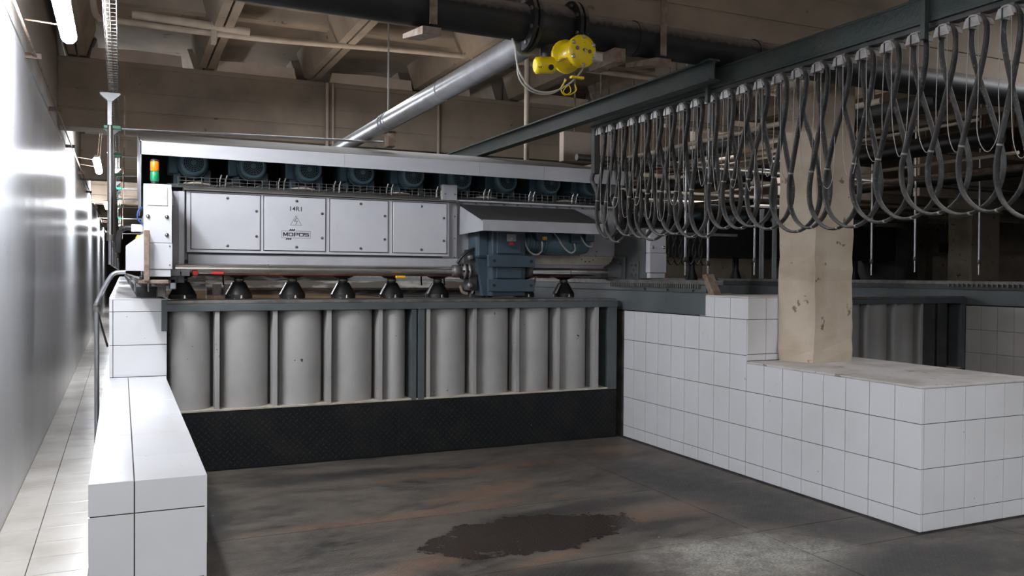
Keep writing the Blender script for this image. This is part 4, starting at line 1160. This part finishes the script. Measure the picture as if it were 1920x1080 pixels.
# painted conduit crossing under the ceiling ribs
cd = thing('ceiling_conduit', 'lumpy beige painted conduit crossing under the ceiling ribs', 'conduit', (2, 9.9, 4.3))
p0 = at(172, 0, Y=9.9); p1 = at(176, 30, Y=9.9); p2 = at(190, 40, Y=9.9)
zc0, zc1 = at(400, 62, Y=9.9).z, at(900, 108, Y=9.9).z
part('conduit_run', MB().tube(spline([(p0.x, 9.9, 4.7), (p1.x, 9.9, 4.45), (p1.x + 0.05, 9.9, zc0 + 0.02), (p1.x + 0.2, 9.9, zc0 + 0.01), (1.4, 9.9, zc0), (4.2, 9.9, zc1), (9.0, 9.9, zc1)], 8), 0.034, 12), M['conduit'], cd)
cb_ = at(400, 55, Y=9.9)
part('conduit_sleeve', MB().cyl((0.1, 9.86, zc0 + 0.09), (1.3, 9.86, zc0 + 0.05), 0.045, n=12), M['conduit'], cd)
part('conduit_clip', MB().box(cb_.x - 0.03, cb_.x + 0.03, 9.84, 9.95, zc0 - 0.12, 4.45), M['conduit'], cd, 0.006)
jb = at(727, 35, Y=9.85)
solid('junction_box', MB().box(jb.x - 0.045, jb.x + 0.045, 9.80, 9.88, jb.z - 0.04, jb.z + 0.04), M['concrete_light'], 'small pale junction box on the ceiling conduit near the black pipe', 'junction box', (jb.x, 9.84, jb.z), bevel=0.005)
hp_ = at(988, 170, Y=9.7)
solid('hanging_tube', MB().cyl((hp_.x, 9.7, 3.0), (hp_.x, 9.7, 4.7), 0.035, n=12), M['conduit'], 'thin vertical beige tube hanging behind the yellow actuator', 'pipe', (hp_.x, 9.7, 3.0))

# lateral thin pipe above the canopy, cable ladder and the row of hangers along the corridor
lad = thing('cable_ladder', 'narrow wire mesh cable ladder running away above the corridor', 'cable tray', (-0.1, 7, 3.7))
lm = MB()
for dx, dz in ((0.0, 0.0), (0.05, 0.0), (0.1, 0.0), (0.0, 0.05), (0.1, 0.05)):
    lm.cyl((-0.11 + dx * 0.8, 4.0, 3.43 + dz), (-0.11 + dx * 0.8, 44, 3.43 + dz), 0.004, n=5)
y_ = 4.0
while y_ < 20:
    lm.box(-0.114, -0.026, y_, y_ + 0.004, 3.426, 3.431); lm.box(-0.031, -0.026, y_, y_ + 0.004, 3.43, 3.48); y_ += 0.10
o = part('wire_mesh', lm, M['dull_steel'], lad); o['kind'] = 'stuff'
part('cable_bundle', MB().cyl((-0.09, 4.0, 3.452), (-0.09, 44, 3.452), 0.016, n=8), M['conduit'], lad)
hg = None
hy = [9.1, 11.3, 13.5, 15.7, 17.9, 20.1, 24.5, 29.0, 34.0]
lbs = ['nearest steel drop pole with green clamp beside the machine canopy', 'second drop pole along the corridor, just behind the nearest one', 'third drop pole along the corridor'] + ['%s drop pole along the corridor' % w for w in ('fourth', 'fifth', 'sixth', 'seventh', 'eighth', 'ninth')]
for k, y_ in enumerate(hy):
    if hg is None:
        hg = thing('drop_pole', lbs[0], 'pole', (-0.10, y_, 3.1), 'drop poles along the corridor')
        part('bracket_plate', MB().prism([(-0.19, 3.42), (-0.01, 3.42), (-0.01, 3.405), (-0.08, 3.34), (-0.12, 3.34), (-0.19, 3.405)], 'y', y_ - 0.03, y_ + 0.03), M['zinc'], hg, 0.002)
        part('hanger_bar', MB().box(-0.125, -0.085, y_ - 0.02, y_ + 0.02, 3.11, 3.42), M['zinc'], hg, 0.002)
        part('clamp', MB().box(-0.16, 0.0, y_ - 0.04, y_ + 0.04, 3.07, 3.11), M['green'], hg, 0.008, label='green clamp')
        part('pole_tube', MB().cyl((-0.10, y_ - 0.03, 2.02), (-0.10, y_ - 0.03, 3.1), 0.026, n=16), M['steel'], hg)
        part('pole_collar', MB().cyl((-0.10, y_ - 0.03, 1.99), (-0.10, y_ - 0.03, 2.05), 0.036, n=12), M['dull_steel'], hg)
        part('pole_rod', MB().cyl((-0.10, y_ - 0.03, 1.76), (-0.10, y_ - 0.03, 2.0), 0.018, n=12), M['zinc'], hg)
        part('cross_pipe', MB().cyl((0.0, y_, 3.085), (2.62, y_, 3.14), 0.013, n=8), M['zinc'], hg)
        part('ladder_drop', MB().box(0.02, 0.034, y_ - 0.01, y_ + 0.01, 2.9, 3.41), M['rust'], hg)
    else:
        dup(hg, (-0.10, y_, 3.1), lbs[k])

wc_ = thing('wall_conduit', 'thin steel conduit running along the top of the white wall', 'conduit', (-0.66, 8, 3.75))
part('conduit_tube', MB().cyl((-0.64, 2, 3.46), (-0.64, 44, 3.46), 0.010, n=8), M['rust'], wc_)
for y_ in (5.45, 8.0, 10.5, 13.5, 17, 21, 26):
    part('conduit_clip', MB().box(-0.72, -0.60, y_, y_ + 0.025, 3.44, 3.485), M['rust'], wc_)
# fluorescent lamps
lamp_y = [-2.7, 6.05, 14.9, 23.7, 32.5, 41.3]
lnames = ['', 'long lit fluorescent tube fitting at the top left corner', 'second glowing tube lamp further down the corridor', 'third small glowing lamp down the corridor', 'fourth tiny lamp far down the corridor', 'fifth tiny lamp at the end of the corridor']
lp = None
for k, y_ in enumerate(lamp_y):
    if k == 0: continue
    if lp is None:
        lp = thing('corridor_lamp', lnames[k], 'lamp', (-0.34, y_, 3.37), 'tube lamps along the corridor')
        part('lamp_diffuser', MB().rev([(0.03, -0.78), (0.052, -0.76), (0.052, 0.76), (0.03, 0.78)], (-0.34, y_, 3.36), (0, 1, 0), 18), M['lamp'], lp)
        part('lamp_housing', MB().box(-0.37, -0.31, y_ - 0.79, y_ + 0.79, 3.40, 3.43), M['cab'], lp, 0.004)
        for s_ in (-0.25, 0.7):
            part('chain', MB().cyl((-0.34, y_ + s_, 3.42), (-0.62, y_ + s_ + 0.15, 3.47), 0.006, n=5).cyl((-0.34, y_ + s_, 3.42), (-0.24, y_ + s_ + 0.1, 4.70), 0.006, n=5), M['rust'], lp)
    else:
        dup(lp, (-0.34, y_, 3.37), lnames[k])
# bent handrail in front of the left block
hr = thing('bent_handrail', 'bent steel handrail beside the left tiled block', 'handrail', (-0.17, 7.75, 0.0))
part('rail_tube', MB().tube(spline([(0.03, 7.70, 1.69), (-0.05, 7.70, 1.68), (-0.10, 7.70, 1.62), (-0.17, 7.70, 1.47), (-0.185, 7.70, 1.42), (-0.185, 7.72, 1.30), (-0.185, 7.74, 0.0)], 6), 0.019, 12), M['zinc'], hr)
part('rail_brace', MB().tube([(-0.19, 7.7, 1.42), (-0.15, 7.9, 1.22), (-0.11, 8.05, 1.05)], 0.009, 7), M['dull_steel'], hr)
part('rail_clamp', MB().cyl((-0.185, 7.72, 1.36), (-0.185, 7.72, 1.42), 0.028, n=12), M['dull_steel'], hr)

# ================================================================== BACKGROUND ON THE RIGHT
# telescopic drop rods over the second machine
rp0 = None
for k, (x_, y_, zt, zb) in enumerate(((6.25, 8.5, 3.4, 1.71), (6.59, 8.5, 3.4, 1.66), (7.32, 8.5, 3.4, 1.71), (9.36, 8.5, 3.4, 1.72), (10.20, 8.5, 3.4, 1.77), (11.54, 8.5, 3.4, 1.74))):
    lab = 'bright hanging drop rod, %s from the left beyond the hoses' % ORD[k]
    if rp0 is None:
        rp0 = thing('drop_rod', lab, 'rod', (x_, y_, 1.7), 'hanging rods over the second machine')
        part('rod_tube', MB().cyl((x_, y_, 1.90), (x_, y_, 4.70), 0.016, n=12), M['zinc'], rp0)
        part('rod_collar', MB().rev([(0.016, 0), (0.024, 0.01), (0.024, 0.05), (0.016, 0.06)], (x_, y_, 1.86), (0, 0, 1), 12), M['dull_steel'], rp0)
        part('rod_tip', MB().cyl((x_, y_, 1.70), (x_, y_, 1.87), 0.011, n=10), M['steel'], rp0)
    else:
        dup(rp0, (x_, y_, zb), lab)
pt = thing('plastic_strip', 'cloudy clear plastic strip hanging just left of the pillar', 'curtain', (6.9, 7.6, 1.7))
px0 = at(1428, 450, Y=8.0); px1 = at(1452, 450, Y=8.0)
part('strip', MB().cyl((px0.x, 8.0, 1.66), (px0.x, 8.0, 2.5), 0.028, n=12, caps=False), M['plastic'], pt)
part('strip', MB().cyl((px1.x, 8.0, 1.66), (px1.x, 8.0, 2.6), 0.028, n=12, caps=False), M['plastic'], pt)
part('strip_rod', MB().cyl((px0.x, 8.0, 2.6), (px0.x, 8.0, 4.70), 0.008, n=6), M['dull_steel'], pt)
part('strip_rail', MB().box(px0.x - 0.1, px1.x + 0.1, 7.96, 8.04, 2.58, 2.62), M['dull_steel'], pt)

# second bridge, dark and far
b2 = thing('far_bridge', 'dark second polishing bridge behind the pillar and hoses', 'machine', (9, 12.6, 1.65))
part('main_beam', MB().box(5.9, 15.2, 12.9, 13.8, 2.05, 2.75), M['black'], b2)
part('canopy', MB().prism([(12.5, 2.85), (12.5, 2.98), (14.2, 3.2), (14.2, 3.15)], 'x', 5.9, 15.4), M['roof'], b2)
part('end_leg', MB().box(5.9, 6.2, 12.6, 13.9, 1.65, 2.85), M['slate_dark'], b2)
part('end_leg', MB().box(14.9, 15.2, 12.6, 13.9, 1.65, 2.85), M['slate_dark'], b2)
for k in range(8):
    x_ = 6.7 + k * 1.05
    part('motor', MB().rev([(0.12, 0), (0.14, 0.05), (0.14, 0.5)], (x_, 12.75, 2.82), (0, 1, 0), 16), M['motor'], b2)
    part('polishing_head', MB().rev([(0.12, 0), (0.12, 0.05), (0.06, 0.22), (0.06, 0.5)], (x_, 13.2, 1.6), (0, 0, 1), 10), M['black'], b2)
q = at(1775, 465, Y=12.75)
cbx = part('control_box', MB().box(q.x - 0.12, q.x + 0.12, 12.7, 12.85, q.z - 0.10, q.z + 0.10), M['black'], b2, 0.01)
part('box_pipe', MB().cyl((q.x, 12.78, q.z + 0.1), (q.x, 12.78, 2.9), 0.02, n=8), M['black'], cbx)
# wall panels of the far hall
for k in range(9):
    x0_ = 7.5 + k * 1.75
    part('wall_panel', MB().box(x0_ + 0.02, x0_ + 1.72, 18.94, 19.0, 0.1, 3.3), M['pillar'] if k % 3 == 1 else M['concrete'], wb, 0.01)
# second, far festoon seen below the big hoses
f2t = thing('far_festoon', 'tiny dark hose loops of a far festoon seen left of the pillar', 'hose', (7.5, 10, 2.2))
part('track', MB().box(6.0, 8.6, 10.38, 10.44, 2.30, 2.34).cyl((6.3, 10.41, 2.34), (6.3, 10.41, 4.7), 0.012, n=6).cyl((8.0, 10.41, 2.34), (8.0, 10.41, 4.7), 0.012, n=6), M['dull_steel'], f2t)
for k in range(10):
    x_ = 6.9 + k * 0.12
    part('loop', MB().tube(spline([(x_ - 0.02, 10.4, 2.3), (x_ - 0.09, 10.4, 2.05), (x_, 10.4, 1.86), (x_ + 0.09, 10.4, 2.05), (x_ + 0.02, 10.4, 2.3)], 5), 0.012, 6), M['hose'], f2t)
# pipes under the roof running away, right of the pillar
for k, (x_, z_, r, mt, lab) in enumerate((
        (8.0, 3.40, 0.035, 'conduit', 'upper pale pipe running back under the roof right of the pillar'),
        (8.0, 3.32, 0.018, 'conduit', 'thin pale pipe just under the upper pale pipe'),
        (8.3, 3.18, 0.11, 'black', 'thick black pipe running back under the roof right of the pillar'),
        (8.6, 3.02, 0.02, 'conduit', 'lower thin pale pipe right of the pillar'),
        (7.4, 3.46, 0.10, 'slate_dark', 'dark pipe high above the pale pipes right of the pillar'),
        (9.4, 2.98, 0.03, 'rust', 'brown pipe low under the roof at the right'),
        (10.6, 3.1, 0.09, 'black', 'far black pipe running back at the right edge'),
        (6.6, 3.38, 0.03, 'conduit', 'pale pipe running back just behind the hoses, left of the pillar'))):
    solid('roof_pipe', MB().cyl((x_, 5.9, z_), (x_, 18.3, z_), r, n=16), M[mt], lab, 'pipe', (x_, 8, z_))
for k, (x0_, x1_, y_, z0, z1) in enumerate(((6.0, 7.0, 8.6, 3.5, 3.95), (7.2, 8.6, 9.6, 3.45, 3.9), (9.2, 11.2, 10.2, 2.95, 3.5), (5.3, 6.1, 9.9, 3.2, 3.6), (11.6, 13.4, 9.6, 3.0, 3.7))):
    t_ = part('drop_panel', MB().box(x0_, x1_, y_, y_ + 0.12, z0, z1), M['concrete_light'], ce, 0.01)
    part('panel_hanger', MB().cyl((x0_ + 0.2, y_ + 0.06, z1), (x0_ + 0.2, y_ + 0.06, CZ), 0.012, n=6), M['rust'], t_)
    part('panel_hanger', MB().cyl((x1_ - 0.2, y_ + 0.06, z1), (x1_ - 0.2, y_ + 0.06, CZ), 0.012, n=6), M['rust'], t_)
for k in range(7):
    yy = 13.2 + 0.9 * k
    part('roof_joist', MB().box(4.9, 23, yy, yy + 0.16, 3.3 - 0.06 * (k % 3), 3.6), M['concrete_light'] if k % 2 == 0 else M['concrete'], ce, 0.01)
for k, (x0_, x1_, y_, z_) in enumerate(((5.2, 12.5, 7.9, 3.42), (5.0, 14.0, 9.0, 3.12), (5.4, 15.0, 10.6, 2.95), (5.0, 16.0, 11.4, 3.30))):
    wd = ('nearest', 'second', 'third', 'farthest')[k]
    tt = solid('cross_pipe', MB().cyl((x0_, y_, z_), (x1_, y_, z_ - 0.04), 0.03 + 0.012 * (k % 2), n=12), M['conduit'] if k != 1 else M['zinc'], '%s pipe crossing sideways under the roof beyond the hoses' % wd, 'pipe', (x0_, y_, z_))
    for q_ in (0.15, 0.5, 0.85):
        xx = x0_ + (x1_ - x0_) * q_
        part('pipe_hanger', MB().cyl((xx, y_, z_), (xx, y_, CZ if y_ != 11.4 else 4.7), 0.008, n=5), M['rust'], tt)
# hall lamps seen between the hoses
a0 = at(1352, 384, Y=14.2); a1 = at(1412, 377, Y=14.2)
hl = thing('hall_lamp', 'lit tube lamp seen between the hoses left of the pillar', 'lamp', (a0.x, 14.2, a0.z))
for u0, u1 in ((0.0, 0.36), (0.46, 1.0)):
    part('lamp_tube', MB().cyl(a0.lerp(a1, u0), a0.lerp(a1, u1), 0.045, n=12), M['lamp_far'], hl)
part('lamp_tray', MB().box(a0.x - 0.1, a1.x + 0.1, 14.15, 14.25, a1.z + 0.06, a1.z + 0.09), M['cab'], hl)
part('lamp_cable', MB().cyl((a0.x, 14.2, a1.z + 0.09), (a0.x, 14.2, CZ), 0.006, n=5), M['black'], hl)
